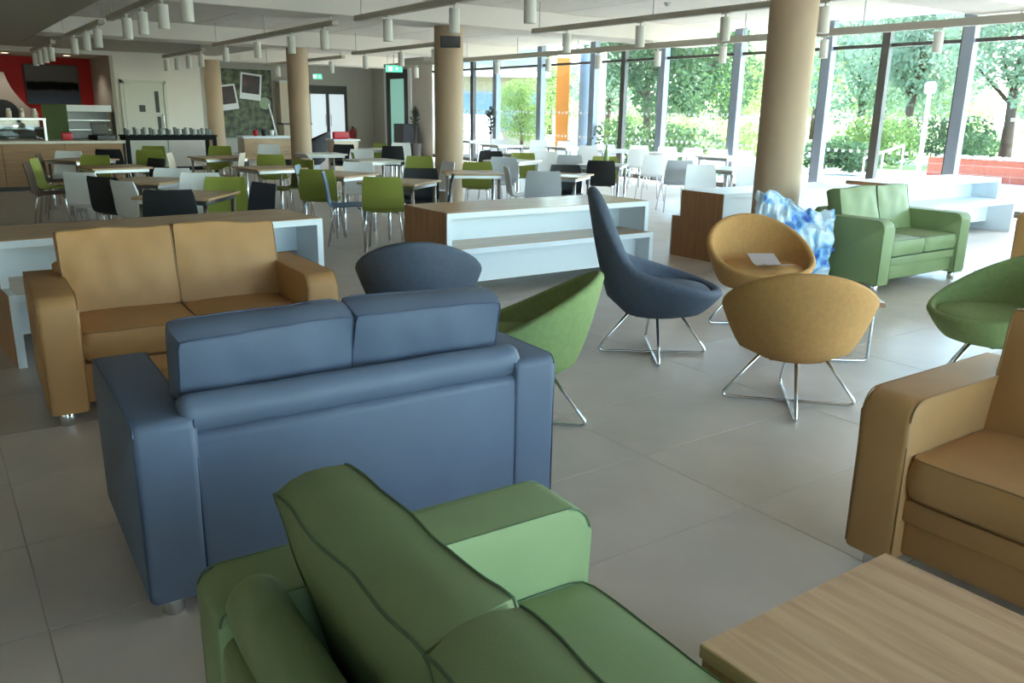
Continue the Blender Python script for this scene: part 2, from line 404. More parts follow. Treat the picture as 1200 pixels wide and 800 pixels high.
def place_sofa(c, loc, rz, label, lean=14, name='two_seat_sofa'):
    t = thing(name, loc, rz, label, 'sofa'); W, iw = c['W'], c['iw']
    for s in (-1, 1):
        a = part('arm', c['arm'], t, (s * (W / 2 - AW / 2), 0, 0)); part('seam', c['seam'], a)
    part('back_panel', c['back_panel'], t); part('bolster', c['bolster'], t); part('base', c['base'], t); part('front_rail', c['front_rail'], t)
    for s in (-1, 1):
        q = part('seat_cushion', c['seat'], t, (s * iw / 4, -SD / 2 + .02, .375), (R(-90) + R(2), 0, 0)); q.rotation_euler = (R(-90), 0, 0); q.location = (s * iw / 4, -SD / 2 + .02, .385)
        part('piping', c['seat_pip'], q)
        q = part('back_cushion', c['back'], t, (s * (iw / 4 + .002), .125, .435), (R(-lean), R(s * 1.2), R(s * 1.5))); part('piping', c['back_pip'], q)
    for sx in (-1, 1):
        for sy in (-1, 1): part('foot', c['foot'], t, (sx * (W / 2 - .075), sy * (SD / 2 - .075), 0))
    return t
cb = make_sofa(1, M_blue, M_blue_p); cg = make_sofa(2, M_green, M_green_p); ct = make_sofa(3, M_tan, M_tan_p)
# local front is -y ; rz = facing + 90
place_sofa(cb, (1.115, 2.76, 0), R(180) + R(-2), 'blue leather two-seat sofa with its back to the viewer')
place_sofa(cg, (.72, .78, 0), R(90) + R(-2), 'green leather two-seat sofa nearest the viewer, beside the low oak table')
place_sofa(ct, (1.08, 4.66, 0), R(-2), 'tan leather two-seat sofa facing the back of the blue sofa')
place_sofa(ct, (2.87, .74, 0), R(-90), 'tan leather two-seat sofa across the low oak table at the right edge')
place_sofa(cg, (7.45, 4.45, 0), R(0), 'green leather two-seat sofa in front of the window-side divider')
place_sofa(ct, (9.05, 3.1, 0), R(-90), 'tan leather sofa barely showing at the right edge near the windows')

# ------------------------------------------------------------------ low tables
def low_table(loc, rz, sx, sy, h, label, mt):
    t = thing('low_table', loc, rz, label, 'table')
    obj('table_top', box(NB(), -sx / 2, sx / 2, -sy / 2, sy / 2, h - .03, h, .003, 1), mt, t)
    for s in (-1, 1):
        obj('sled_leg', tube(NB(), rounded([(s * (sx / 2 - .06), -sy / 2 + .05, h - .03), (s * (sx / 2 - .06), -sy / 2 + .05, .012), (s * (sx / 2 - .06), sy / 2 - .05, .012), (s * (sx / 2 - .06), sy / 2 - .05, h - .03)], .03), .011, 10), M_chrome, t, True)
    return t
def block_table(loc, rz, sx, sy, h, label):
    t = thing('coffee_table', loc, rz, label, 'table')
    obj('table_top', box(NB(), -sx / 2, sx / 2, -sy / 2, sy / 2, h - .035, h, .003, 1), M_oaktop, t)
    for s in (-1, 1): obj('side_panel', box(NB(), s * (sx / 2 - .02) - .018, s * (sx / 2 - .02) + .018, -sy / 2 + .01, sy / 2 - .01, 0, h - .035), M_walnut, t)
    obj('shelf', box(NB(), -sx / 2 + .04, sx / 2 - .04, -sy / 2 + .03, sy / 2 - .03, .12, .145), M_walnut, t)
block_table((1.56, .42, 0), 0, .69, 1.2, .42, 'low oak coffee table between the near green and tan sofas')
low_table((4.71, 3.17, 0), R(54), .56, .56, .4, 'small square oak table behind the near tan tub chair', M_oak)
low_table((6.95, 2.75, 0), 0, 1.1, .65, .4, 'low oak table partly behind the green tub chair on the right', M_oak)

# ------------------------------------------------------------------ tub chairs
def tub_profile(hf, Rf, rb=.235, zb=.275, th=.05, zs=.41, n=44):
    """rings of (r,z) by angle; angle 0 = front (-y)"""
    bm = NB(); cols = []
    for k in range(n):
        ph = 2 * pi * k / n; h = hf(ph); Ro = Rf(ph, h)
        pr = []
        for t in [i / 7 for i in range(8)]:
            z = zb + (h - th / 2 - zb) * t
            r = rb + (Ro - rb) * (t ** .6)
            if t == 0: r = rb * .8
            pr.append((r, z))
        for a in (30, 60, 90, 120, 150):
            aa = R(a); pr.append((Ro - th / 2 + th / 2 * math.cos(aa), h - th / 2 + th / 2 * math.sin(aa)))
        ri = Ro - th
        zend = min(zs, h - th * .7)
        for t in (.0, .3, .6, 1.0):
            z = (h - th / 2) + (zend - (h - th / 2)) * t; pr.append((ri - (ri - .25) * (t ** 1.3) * (.62 if h > .5 else .2), z))
        sx, sy = math.sin(ph), -math.cos(ph)
        cols.append([bm.verts.new((r * sx, r * sy, z)) for r, z in pr])
    m = len(cols[0])
    for k in range(n):
        a, b = cols[k], cols[(k + 1) % n]
        for j in range(m - 1): bm.faces.new((a[j], b[j], b[j + 1], a[j + 1]))
    bm.faces.new([c[0] for c in cols]); 
    ctr = bm.verts.new((0, 0, zs - .02))
    for k in range(n): bm.faces.new((cols[k][-1], cols[(k + 1) % n][-1], ctr))
    return bm
def low_h(ph): return .445 + .335 * ((1 - math.cos(ph)) / 2) ** 1.5
def low_R(ph, h): return .375 + .012 * math.sin(ph) ** 2 + .03 * max(0, -math.cos(ph))
def hi_h(ph):
    d = (ph - pi)
    return .55 - .10 * math.cos(ph) + .41 * math.exp(-(abs(d) / .70) ** 3.4)
def hi_R(ph, h): return .37 + .05 * max(0, math.cos(ph)) + .22 * max(0, h - .66)
def seat_bm(r=.30, z=.40, th=.06, fy=-.03):
    b = NB(); lathe(b, [(r * .4, z - .02), (r * .97, z - .01), (r, z + th * .5), (r * .93, z + th * .85), (r * .6, z + th), (.02, z + th * 1.08)], 32)
    for v in b.verts: v.co.y = v.co.y * 1.05 + fy
    return b
def base_loop(r_top, r_bot, z_top):
    return rounded([(0, -r_top, z_top), (0, -r_bot, .011), (0, r_bot, .011), (0, r_top, z_top)], .05, 6)
shell_low = {k: to_mesh('shell', tub_profile(low_h, low_R), m_, True, R(80)) for k, m_ in (('blue', M_fblue), ('green', M_fgreen), ('tan', M_ftan))}
shell_hi = to_mesh('shell', tub_profile(hi_h, hi_R, .24, .275, .07, .40, 72), M_fblue, True, R(80))
seat_low = {k: to_mesh('seat_pad', seat_bm(), m_, True, R(60)) for k, m_ in (('blue', M_fblue), ('green', M_fgreen), ('tan', M_ftan))}
loop_me = to_mesh('sled_loop', tube(NB(), base_loop(.15, .36, .285), .009, 10), M_chrome, True)
plate_me = to_mesh('mount_plate', box(NB(), -.13, .13, -.13, .13, .268, .28, .003, 1), M_black)
def tub(x, y, face, colr, label, high=False):
    t = thing('high_back_tub_chair' if high else 'tub_chair', (x, y, 0), R(face + 90), label, 'chair')
    part('shell', shell_hi if high else shell_low[colr], t); part('seat_pad', seat_low[colr], t)
    part('mount_plate', plate_me, t)
    for a in (0, 90): part('sled_loop', loop_me, t, (0, 0, 0), (0, 0, R(a)))
    return t
tub(3.69, 2.64, 44, 'tan', 'tan tub chair turned away on crossed chrome wire base, nearest of the two tan ones')
tub(4.95, 3.9, 238, 'tan', 'tan tub chair facing the viewer with papers on its seat')
tub(3.74, 3.74, -37, 'blue', 'slate blue lounge chair with a tall narrow back', True)
tub(2.27, 3.18, 136, 'green', 'green tub chair at the right end of the blue sofa')
tub(2.45, 4.5, 60, 'blue', 'low slate blue tub chair behind the blue sofa')
tub(4.92, 2.18, 156, 'green', 'green tub chair behind the right tan sofa, cut by the right edge')

# papers on the far tan tub chair
def sheet(name, loc, rz, sx, sy, mt, label, cat, seed):
    b = NB(); n = 6; g = [[b.verts.new((sx * (i / n - .5), sy * (j / n - .5), .012 * math.sin(i * 1.3 + seed) + .05 * (i / n - .5) ** 2 * 4 * .6)) for j in range(n + 1)] for i in range(n + 1)]
    for i in range(n):
        for j in range(n): b.faces.new((g[i][j], g[i + 1][j], g[i + 1][j + 1], g[i][j + 1]))
    bmesh.ops.solidify(b, geom=b.faces[:], thickness=.004)
    o = obj(name, b, mt, None, True); o.location = loc; o.rotation_euler = (0, 0, rz); return tag(o, label, cat)
M_paper = mat('white paper', (238, 226, 222), .8)
sheet('paper_sheet', (4.86, 3.74, .485), R(58), .44, .2, M_paper, 'creased white papers lying on the seat of a tan tub chair', 'paper', .4)

# big blue and white plastic bag
M_bag = bpy.data.materials.new('printed plastic film'); M_bag.use_nodes = True; _t = M_bag.node_tree; _b = _t.nodes['Principled BSDF']
_co = _t.nodes.new('ShaderNodeTexCoord'); _n = _t.nodes.new('ShaderNodeTexNoise'); _n.inputs['Scale'].default_value = 4.2; _n.inputs['Detail'].default_value = 2; _n.inputs['Distortion'].default_value = 1.2
_r = _t.nodes.new('ShaderNodeValToRGB'); _e = _r.color_ramp.elements
_e[0].position = .36; _e[0].color = lin((66, 100, 186)) + (1,); _e[1].position = .62; _e[1].color = lin((206, 222, 236)) + (1,)
_k = _e.new(.45); _k.color = lin((122, 176, 222)) + (1,); _k = _e.new(.52); _k.color = lin((186, 210, 230)) + (1,)
_t.links.new(_co.outputs['Object'], _n.inputs[0]); _t.links.new(_n.outputs[0], _r.inputs[0]); _t.links.new(_r.outputs[0], _b.inputs['Base Color']); _b.inputs['Roughness'].default_value = .25
bag_me, bag_pip = cushion_mesh('film', .74, .80, .34, M_bag, 3, .75, 26, .0, .06); bag_pip.free()
for v in bag_me.vertices:
    q = Vector(v.co); d = Vector((noise.noise(q * 7), noise.noise(q * 7 + Vector((9, 3, 1))), noise.noise(q * 6 + Vector((3, 8, 2)))))
    v.co = q + d * .06 + Vector((0, 0, 0)); v.co.y += .05 * noise.noise(q * 13 + Vector((5, 5, 5)))
    if v.co.z < .012: v.co.z = .0
    tz = max(0, q.z - .52) / .28
    v.co.z += tz * (.05 - .17 * min(1, max(0, (q.x + .22) / .3)) + .05 * noise.noise(Vector((q.x * 14, 2, 7))))
for p in bag_me.polygons: p.use_smooth = False
t = thing('plastic_bag', (6.28, 4.62, 0), R(-28), 'crumpled blue and white plastic bag between the tan tub chair and green sofa', 'bag')
part('film', bag_me, t)
for s in (-1, 1): obj('tied_corner', tube(NB(), [(s * .31, 0, .70 - .05 * s), (s * .35, .02, .75 - .07 * s), (s * .36, .01, .79 - .08 * s)], [.04, .03, .012], 7), M_bag, t, True)

# ------------------------------------------------------------------ stepped divider benches
def bench_unit(x0, x1, yf, flip, label, mtop=None, rz=0, DP=.72, ST=.24, inset=0):
    """yf = front of the upper box; bench step in front of it; flip puts the step on the far side"""
    W = x1 - x0; t = thing('divider_bench', ((x0 + x1) / 2, yf if not flip else yf + DP, 0), pi if flip else R(rz), label, 'bench')
    H, ZS = .72, .44
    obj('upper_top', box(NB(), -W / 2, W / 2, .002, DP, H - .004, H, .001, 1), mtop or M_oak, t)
    obj('top_slab', box(NB(), -W / 2, W / 2, 0, DP, H - .05, H - .004, .002, 1), M_white, t)
    obj('step_slab', box(NB(), -W / 2, W / 2 - inset, -ST, DP - .04, ZS - .05, ZS - .004, .002, 1), M_white, t)
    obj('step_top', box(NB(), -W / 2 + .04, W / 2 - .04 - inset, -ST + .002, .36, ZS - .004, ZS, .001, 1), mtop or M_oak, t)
    for s in (-1, 1):
        xa, xb = sorted((s * W / 2, s * (W / 2 - .045))); st0 = ST; ST_ = ST if (s < 0 or not inset) else -.02
        ob = NB(); pr = [(-ST_, 0), (DP - .002, 0), (DP - .002, H - .05), (0, H - .05), (0, ZS - .004), (0, ZS - .05), (-ST_, ZS - .05)] if ST_ > 0 else [(0, 0), (DP - .002, 0), (DP - .002, H - .05), (0, H - .05)]
        prism(ob, pr, xa, xb); obj('end_panel', ob, M_white, t)
        fb = NB(); xo = s * W / 2; xc, xd = sorted((xo, xo + s * .004)); prism(fb, [(-ST_ + .02, 0), (DP - .002, 0), (DP - .002, H - .004), (.012, H - .004), (.012, ZS - .004), (-ST_ + .02, ZS - .004)] if ST_ > 0 else [(.012, 0), (DP - .002, 0), (DP - .002, H - .004), (.012, H - .004)], xc, xd); obj('end_veneer', fb, M_walnut, t)
    obj('upper_back', box(NB(), -W / 2 + .045, W / 2 - .045, .36, .375, ZS - .004, H - .05), M_white, t)
    obj('lower_back', box(NB(), -W / 2 + .045, W / 2 - .045, .1, .115, .12, ZS - .05), M_white, t)
    obj('rear_panel', box(NB(), -W / 2 + .045, W / 2 - .045, DP - .05, DP - .035, .0, H - .05), M_white, t)
    return t
bench_unit(.29, 2.4, 5.8, False, 'stepped white divider bench with oak top behind the tan sofa', None, 4.6, .72, .24, .4)
bench_unit(3.36, 5.55, 5.70, False, 'stepped white divider bench with oak top behind the tall-backed blue chair', M_oak, 0, .72, .08)
bench_unit(6.72, 9.2, 5.82, True, 'white divider bench with brown wood end beside the big round column', M_white, 0, .6, .12)  # white top: window reflection put into the colour
bench_unit(9.75, 12.3, 5.74, False, 'stepped white bench behind the far green sofa, nearest the windows', M_white)  # top painted white for the window light it reflects

# ================================================================== DINING FURNITURE
def shell_strip(bm, prof, wf, th=.012, nx=6, dish=.02):
    """prof = list of (y,z); wf(i) half width; makes a thin curved sheet with thickness"""
    n = len(prof); rows_a, rows_b = [], []
    for i, (y, z) in enumerate(prof):
        p0 = Vector(prof[max(i - 1, 0)]); p1 = Vector(prof[min(i + 1, n - 1)]); t = (p1 - p0).normalized(); nr = Vector((-t.y, t.x))
        ra, rb = [], []
        for k in range(nx + 1):
            u = -1 + 2 * k / nx; d = dish * (u * u)
            a = Vector((y, z)) + nr * d; b = a - nr * th
            x = u * wf(i)
            ra.append(bm.verts.new((x, a.x, a.y))); rb.append(bm.verts.new((x, b.x, b.y)))
        rows_a.append(ra); rows_b.append(rb)
    for i in range(n - 1):
        for k in range(nx):
            bm.faces.new((rows_a[i][k], rows_a[i][k + 1], rows_a[i + 1][k + 1], rows_a[i + 1][k]))
            bm.faces.new((rows_b[i][k], rows_b[i + 1][k], rows_b[i + 1][k + 1], rows_b[i][k + 1]))
        for k in (0, nx): bm.faces.new((rows_a[i][k], rows_a[i + 1][k], rows_b[i + 1][k], rows_b[i][k]))
    for i in (0, n - 1):
        for k in range(nx): bm.faces.new((rows_a[i][k], rows_a[i][k + 1], rows_b[i][k + 1], rows_b[i][k]))
    return bm
SEATP = [(-.215, .425), (-.19, .442), (-.10, .445), (.02, .437), (.11, .432), (.155, .438), (.185, .458), (.20, .49)]
BACKP = [(.20, .49), (.207, .53), (.213, .58), (.22, .64), (.232, .71), (.246, .77), (.255, .815)]
_sw = [.17, .195, .205, .21, .215, .22, .222, .224]; _bw = [.224, .226, .225, .221, .214, .206, .192]
MCH = {'white': M_whitepl, 'black': M_black, 'green': M_olive, 'navy': M_navy, 'blue': M_slate, 'brown': M_brown, 'cream': M_beige, 'lime': M_palegreen, 'grey': M_greypl}
CHM = {}
for k, m_ in MCH.items():
    CHM[k] = (to_mesh('seat', shell_strip(NB(), SEATP, lambda i: _sw[i]), m_, True, R(50)), to_mesh('backrest', shell_strip(NB(), BACKP, lambda i: _bw[i]), m_, True, R(50)))
LEGS = []
for sx in (-1, 1):
    for sy in (-1, 1):
        LEGS.append(to_mesh('leg', tube(NB(), rounded([(sx * .10, sy * .12 - .01, .425), (sx * .17, sy * .15 - .01, .42), (sx * .21, sy * .21 + .0, .0)], .03, 3), .009, 7), M_chrome, True))
def dchair(x, y, face, colr, label, group, olive_front=False):
    t = thing('dining_chair', (x + .25 * math.cos(R(face)), y + .25 * math.sin(R(face)), 0), R(face + 90), label, 'chair', group)
    part('seat', CHM[colr][0], t); part('backrest', CHM[colr][1], t)
    for l in LEGS: part('leg', l, t)
    return t
TBC = {}
def dtable(x, y, rz, sx, sy, label, mt=None, h=.73, name='dining_table', edge=None, group='dining tables'):
    mt = mt or M_oak; t = thing(name, (x, y, 0), R(rz), label, 'table', group); k = (sx, sy, h, mt.name)
    if k not in TBC:
        TBC[k] = (to_mesh('table_top', box(NB(), -sx / 2, sx / 2, -sy / 2, sy / 2, h - .024, h, .006, 2), mt),
                  to_mesh('apron', box(box(box(box(NB(), -sx / 2 + .04, sx / 2 - .04, -sy / 2 + .04, -sy / 2 + .07, h - .064, h - .024), -sx / 2 + .04, sx / 2 - .04, sy / 2 - .07, sy / 2 - .04, h - .064, h - .024), -sx / 2 + .04, -sx / 2 + .07, -sy / 2 + .07, sy / 2 - .07, h - .064, h - .024), sx / 2 - .07, sx / 2 - .04, -sy / 2 + .07, sy / 2 - .07, h - .064, h - .024), M_steel),
                  to_mesh('leg', lathe(NB(), [(.018, 0), (.02, .006), (.02, h - .03)], 10), M_chrome, True))
    a, b, c = TBC[k]
    part('table_top', a, t); part('apron', b, t)
    for u in (-1, 1):
        for v in (-1, 1): part('leg', c, t, (u * (sx / 2 - .06), v * (sy / 2 - .06), 0))
    return t
ORD = ['first', 'second', 'third', 'fourth', 'fifth', 'sixth', 'seventh', 'eighth', 'ninth', 'tenth', 'eleventh']
GC = 'moulded dining chairs'
CH = [
 # back-top x, y, facing, colour, label
 (1.05, 11.84, -15, 'brown', 'dark brown shell chair in profile, far left by the servery'),
 (1.39, 13.78, -15, 'brown', 'dark brown shell chair in profile, the farther of the two at far left'),
 (1.22, 12.7, -20, 'green', 'olive green chair in profile beside the dark brown ones at far left'),
 (1.91, 14.66, 235, 'white', 'white chair facing the viewer close to the servery counter'),
 (2.07, 13.33, 235, 'green', 'olive green chair left of the black long table, facing the viewer'),
 (1.36, 9.95, 42, 'white', 'white chair partly hidden behind a black chair left of the oak tables'),
 (1.46, 9.22, 35, 'black', 'black chair between two white ones behind the tan sofa'),
 (1.53, 8.63, 20, 'white', 'white chair right of the black one, just above the left cushion of the tan sofa'),
 (1.70, 7.55, 68, 'black', 'black chair with its back to the left divider bench'),
 (2.38, 10.25, 240, 'white', 'white chair at the far side of the oak table left'),
 (2.47, 9.42, 245, 'white', 'pale white chair standing beside an olive one behind the left divider'),
 (2.54, 8.75, 240, 'green', 'olive green chair at the chrome-edged oak table on the left'),
 (2.66, 7.9, 195, 'navy', 'navy chair at the right side of the chrome-edged oak table'),
 (2.53, 15.07, 60, 'black', 'black chair right of the servery, under the white wall corner'),
 (2.66, 12.23, 200, 'black', 'black chair below the long black table'),
 (3.47, 16.15, 235, 'green', 'olive green chair seen under the long black table'),
 (3.05, 14.6, 60, 'green', 'olive green chair with its back to the viewer, left of the long black table'),
 (3.12, 13.6, -25, 'cream', 'cream chair in profile left of the middle oak table'),
 (4.56, 15.88, 235, 'green', 'olive green chair behind the middle oak table, near the mural'),
 (4.2, 13.42, 150, 'cream', 'cream curved chair in profile at the middle oak table'),
 (4.42, 12.8, 60, 'green', 'olive green chair right of the cream one, middle of the room'),
 (5.65, 16.4, 235, 'white', 'narrow white chair under the beige cabinet'),
 (4.4, 11.35, 200, 'green', 'olive green chair behind the blue grey one in the middle'),
 (3.86, 10.25, -30, 'blue', 'blue grey chair in profile, the farther of two'),
 (3.8, 9.45, 55, 'green', 'olive green chair between the two blue grey ones'),
 (3.7, 9.02, -25, 'blue', 'blue grey chair in profile, the nearer of two'),
 (4.87, 10.61, 235, 'white', 'white chair across the table from the nearer blue grey chair'),
 (3.99, 8.12, 57, 'green', 'olive green chair with its full back shown, nearest of the olive ones'),
 (5.05, 9.2, 240, 'black', 'black chair facing the viewer at the oak table right of centre'),
 (4.86, 8.1, 150, 'black', 'black chair tucked low under the oak table right of centre'),
 (6.5, 14.0, 235, 'white', 'white chair left of the slim column, beyond the olive one'),
 (7.08, 16.08, 235, 'black', 'black chair by the column beside the glazed door'),
 (7.68, 15.12, 60, 'black', 'black chair between a lime and a white one near the grey wall'),
 (8.1, 16.5, 200, 'lime', 'lime green chair on edge near the grey side wall'),
 (8.66, 16.64, 235, 'white', 'white chair in front of the grey side wall'),
 (5.9, 13.1, -20, 'green', 'olive green chair in profile left of the far pale tables'),
 (6.39, 11.67, 235, 'green', 'olive green chair just left of the column with the black box'),
 (6.05, 10.2, 175, 'white', 'white chair in profile in front of the column with the black box'),
 (6.42, 10.05, 52, 'green', 'olive green chair just right of the column with the black box'),
 (6.27, 9.14, -25, 'white', 'white chair in profile right of the olive chair by the column'),
 (6.17, 8.17, 55, 'grey', 'pale grey chair back above the middle divider bench'),
 (7.2, 9.05, 238, 'black', 'black chair facing the viewer right of the pale grey one'),
 (8.4, 9.7, 45, 'black', 'black chair with its back to the viewer, above the tall blue chair'),
 (9.3, 10.65, 235, 'green', 'olive green chair hidden behind the black chair above the tall blue chair'),
 (7.54, 11.03, 235, 'grey', 'pale grey chair facing the viewer right of the column with the black box'),
 (8.44, 12.76, 235, 'black', 'black chair among the pale tables near the windows'),
 (8.6, 12.0, 235, 'green', 'olive green chair among the white ones near the windows'),
 (9.46, 12.47, 235, 'white', 'white chair in the middle of the pale tables, before the orange panel'),
 (9.0, 11.2, 55, 'grey', 'pale grey chair with its back to the viewer, before the orange panel'),
 (9.68, 9.31, 62, 'grey', 'pale grey chair left of the window-side divider bench'),
 (9.15, 8.4, 238, 'white', 'bright white chair above the window-side divider bench, left one'),
 (9.62, 7.88, 238, 'white', 'bright white chair above the window-side divider bench, next to the big column'),
 (12.5, 18.5, 235, 'white', 'white chair at the window, left of the outdoor orange panel'),
 (13.1, 17.6, 235, 'white', 'white chair at the window below the outdoor orange panel'),
 (13.2, 16.6, 235, 'white', 'white chair at the window right of the outdoor orange panel'),
 (12.9, 14.74, 235, 'white', 'white chair at the window table beside the outdoor column'),
 (13.34, 14.12, 235, 'white', 'white chair at the window, leftmost before the dark trees'),
 (13.52, 13.42, 235, 'white', 'white chair at the window, second before the dark trees'),
 (13.62, 12.76, 235, 'white', 'white chair at the window, third before the green trees'),
 (13.68, 12.12, 235, 'white', 'white chair at the window, fourth before the green trees'),
 (13.72, 11.48, 235, 'white', 'white chair at the window, last before the big column'),
 (12.0, 12.7, 55, 'white', 'white chair with its back to the viewer at the second window table'),
 (12.0, 14.3, 55, 'white', 'white chair with its back to the viewer at the first window table'),
 (10.6, 10.8, 62, 'white', 'white chair behind the pale grey one left of the window-side bench'),
]
for x, y, f, c, l in CH: dchair(x, y, f, c, l, GC)
M_glare_top = mat('pale laminate', (226, 222, 212), .22)  # window glare on the table tops put into the colour
TB = [
 (2.01, 9.78, 47, 0.75, 0.70, M_oak, 'square oak dining table behind the left black chair'),
 (1.98, 8.02, 52, 0.75, 0.70, M_oak, 'oak dining table with a bright chrome edge just behind the left divider bench'),
 (2.10, 12.15, 7, 0.75, 0.70, M_oak, 'oak dining table far left, before the servery counter'),
 (1.98, 13.98, 30, 0.75, 0.70, M_oak, 'oak dining table closest to the servery counter'),
 (3.98, 13.98, 8, 0.75, 0.70, M_oak, 'oak dining table below the long black table'),
 (3.88, 11.27, 10, 0.75, 0.70, M_oak, 'oak dining table in the middle of the left half'),
 (4.25, 9.83, 30, 0.75, 0.70, M_oak, 'oak dining table between the nearer blue grey chair and a white chair'),
 (4.42, 8.54, 38, 0.75, 0.70, M_oak, 'oak dining table before the black chair right of centre'),
 (5.95, 12.41, 0, 0.75, 0.70, M_glare_top, 'pale dining table left of the column with the black box'),
 (5.94, 14.50, -5, 0.75, 0.70, M_glare_top, 'pale dining table below the glazed doors'),
 (7.79, 15.99, -18, 0.75, 0.70, M_glare_top, 'pale dining table before the grey side wall'),
 (5.96, 9.45, -26, 0.75, 0.70, M_oak, 'oak dining table right of the white chair by the column'),
 (6.78, 8.62, 34, 0.75, 0.70, M_oak, 'oak dining table between the pale grey and black chairs'),
 (8.87, 10.17, 38, 0.75, 0.70, M_glare_top, 'pale dining table behind the black chair above the tall blue chair'),
 (8.06, 11.53, 24, 0.75, 0.70, M_glare_top, 'pale dining table with an olive chair behind it'),
 (9.60, 13.40, 0, 0.80, 0.80, M_glare_top, 'pale dining table in the middle of the window side'),
 (11.70, 17.20, 0, 0.80, 0.80, M_glare_top, 'pale dining table before the window left of the orange panel'),
 (12.60, 19.90, 0, 0.80, 0.80, M_glare_top, 'pale dining table at the window near the white car'),
 (12.50, 15.60, 0, 0.80, 0.80, M_glare_top, 'pale dining table by the window under the outdoor column'),
 (12.64, 14.21, -25, 0.75, 0.70, M_glare_top, 'pale window table, first right of the outdoor column'),
 (12.75, 12.75, 0, 0.80, 0.80, M_glare_top, 'pale window table, second right of the outdoor column'),
 (12.80, 11.10, 0, 0.90, 0.80, M_glare_top, 'pale window table nearest the big round column'),
 (10.00, 8.60, 0, 0.80, 0.80, M_glare_top, 'pale dining table behind the window-side divider bench'),
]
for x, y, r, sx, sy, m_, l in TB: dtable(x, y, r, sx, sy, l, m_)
# green bottle on the near pale table
b = NB(); lathe(b, [(.035, 0), (.038, .01), (.038, .17), (.028, .21), (.014, .25), (.014, .30), (.016, .31)], 16)
M_bottle = mat('pale green glass', (150, 176, 120), .15)
t = thing('bottle', (8.72, 9.95, .73), 0, 'pale green bottle standing on a table beside the black chair', 'bottle'); obj('glass', b, M_bottle, t, True)
obj('cap', lathe(NB(), [(.017, .305), (.017, .33)], 12), M_whitepl, t, True)

# ------------------------------------------------------------------ long black table with glasses
t = dtable(4.4, 19.0, 0, 1.85, .7, 'long black buffet table with glasses before the white door wall', M_blacktop, .92, 'buffet_table', group='buffet furniture')
del t['group']
b = NB(); box(b, -.85, .85, -.30, -.27, .2, .24); box(b, -.85, .85, .27, .30, .2, .24); obj('stretcher', b, M_blacktop, t)
for c in t.children:
    if c.name.startswith('leg'):
        c.data = to_mesh('leg', box(NB(), -.035, .035, -.035, .035, 0, .9), M_blacktop)
    if c.name.startswith('apron'):
        c.data = to_mesh('apron', box(NB(), -.88, .88, -.31, .31, .82, .895), M_blacktop)
M_tumbler = mat('tumbler glass', (168, 178, 176), .1, spec=.8, alpha=.75)
tm = to_mesh('drinking_glass', lathe(NB(), [(.026, 0), (.03, .01), (.036, .12), (.033, .12), (.027, .012)], 12), M_tumbler, True, R(60))
for k in range(22):
    o = link('drinking_glass', tm); o.location = (3.58 + (k % 11) * .163, 18.82 + (k // 11) * .22 + .03 * (k % 3), .92)
    s = .9 + .5 * ((k * 7) % 5) / 5; o.scale = (1, 1, s)
    tag(o, 'clear tumbler, %s from the left in the %s row on the black buffet table' % (ORD[k % 11], 'front' if k < 11 else 'back'), 'glass', 'tumblers on the black buffet table')

# ================================================================== CEILING TRACKS AND SPOTS
M_track = mat('track grey', (186, 178, 162), .5); M_spot = mat('spot white', (226, 222, 212), .5)
tube_me = to_mesh('lamp_body', lathe(NB(), [(.056, -.30), (.06, -.297), (.06, -.05), (.055, -.045)], 20), M_spot, True, R(40))
lens_me = to_mesh('lens', lathe(NB(), [(.05, -.292), (.02, -.288)], 16), M_steel, True)
stem_me = to_mesh('stem', lathe(NB(), [(.012, -.05), (.012, .0)], 8), M_spot, True)
adap_me = to_mesh('adapter', box(NB(), -.02, .02, -.06, .06, -.012, .004), M_spot)
def track(x, y0, y1, z, ys, lab, side=0):
    t = thing('light_track', (x, y0, z), 0, lab + ' grey ceiling light track', 'light track')
    rh = .07 if x < 10 else .1; obj('rail', box(NB(), -.045, .045, 0, y1 - y0, 0, rh, .006, 1), M_track, t)
    n = max(2, int((y1 - y0) / 2) + 1); ctop = CZ if not (y0 > 18.5 and x < 6.4) else BZ - .01
    for k in range(n):
        yy = .15 + (y1 - y0 - .3) * k / (n - 1)
        top = ctop
        for c in (5.4, 11.8, 18.2, 24.6):
            if abs(y0 + yy - c) < .42: top = BZ
        obj('hanger', tube(NB(), [(0, yy, .07), (0, yy, top - z)], .008, 6), M_steel, t)
    for k, yy in enumerate(ys):
        s = thing('track_spotlight', (x, yy, z), 0, 'white cylinder spotlight, number %s from the near end of the %s track' % (['one', 'two', 'three', 'four', 'five', 'six', 'seven', 'eight', 'nine', 'ten', 'eleven', 'twelve', 'thirteen', 'fourteen'][k], lab), 'spotlight', 'spotlights on the ceiling tracks')
        part('adapter', adap_me, s); part('stem', stem_me, s); part('lamp_body', tube_me, s); part('lens', lens_me, s)
def lins(a, b, n): return [a + (b - a) * k / (n - 1) for k in range(n)]
TZ = 2.62
track(2.42, 8.6, 13.2, TZ, [9.2, 10.2, 11.2, 12.1], 'left near')
track(2.42, 13.8, 17.6, TZ, [14.2, 15.2, 16.4], 'left middle')
track(2.42, 18.9, 22.3, TZ, [19.3, 20.2, 21.1, 21.9], 'left far')
track(5.0, 6.4, 10.8, TZ, [6.9, 8.3, 9.9], 'centre-left near')
track(5.0, 11.5, 17.3, TZ, [11.9, 13.2, 14.8, 16.6], 'centre-left middle')
track(5.2, 18.8, 22.2, TZ, lins(19.0, 22.0, 4), 'centre-left far')
track(7.75, 3.2, 10.6, TZ, [5.6, 6.9, 8.3, 9.8], 'centre-right near')
track(7.95, 13.4, 17.4, TZ, [13.9, 15.2, 16.8], 'centre-right middle')
track(8.3, 18.7, 24.0, TZ, [19.4, 21.2, 23.0], 'centre-right far')
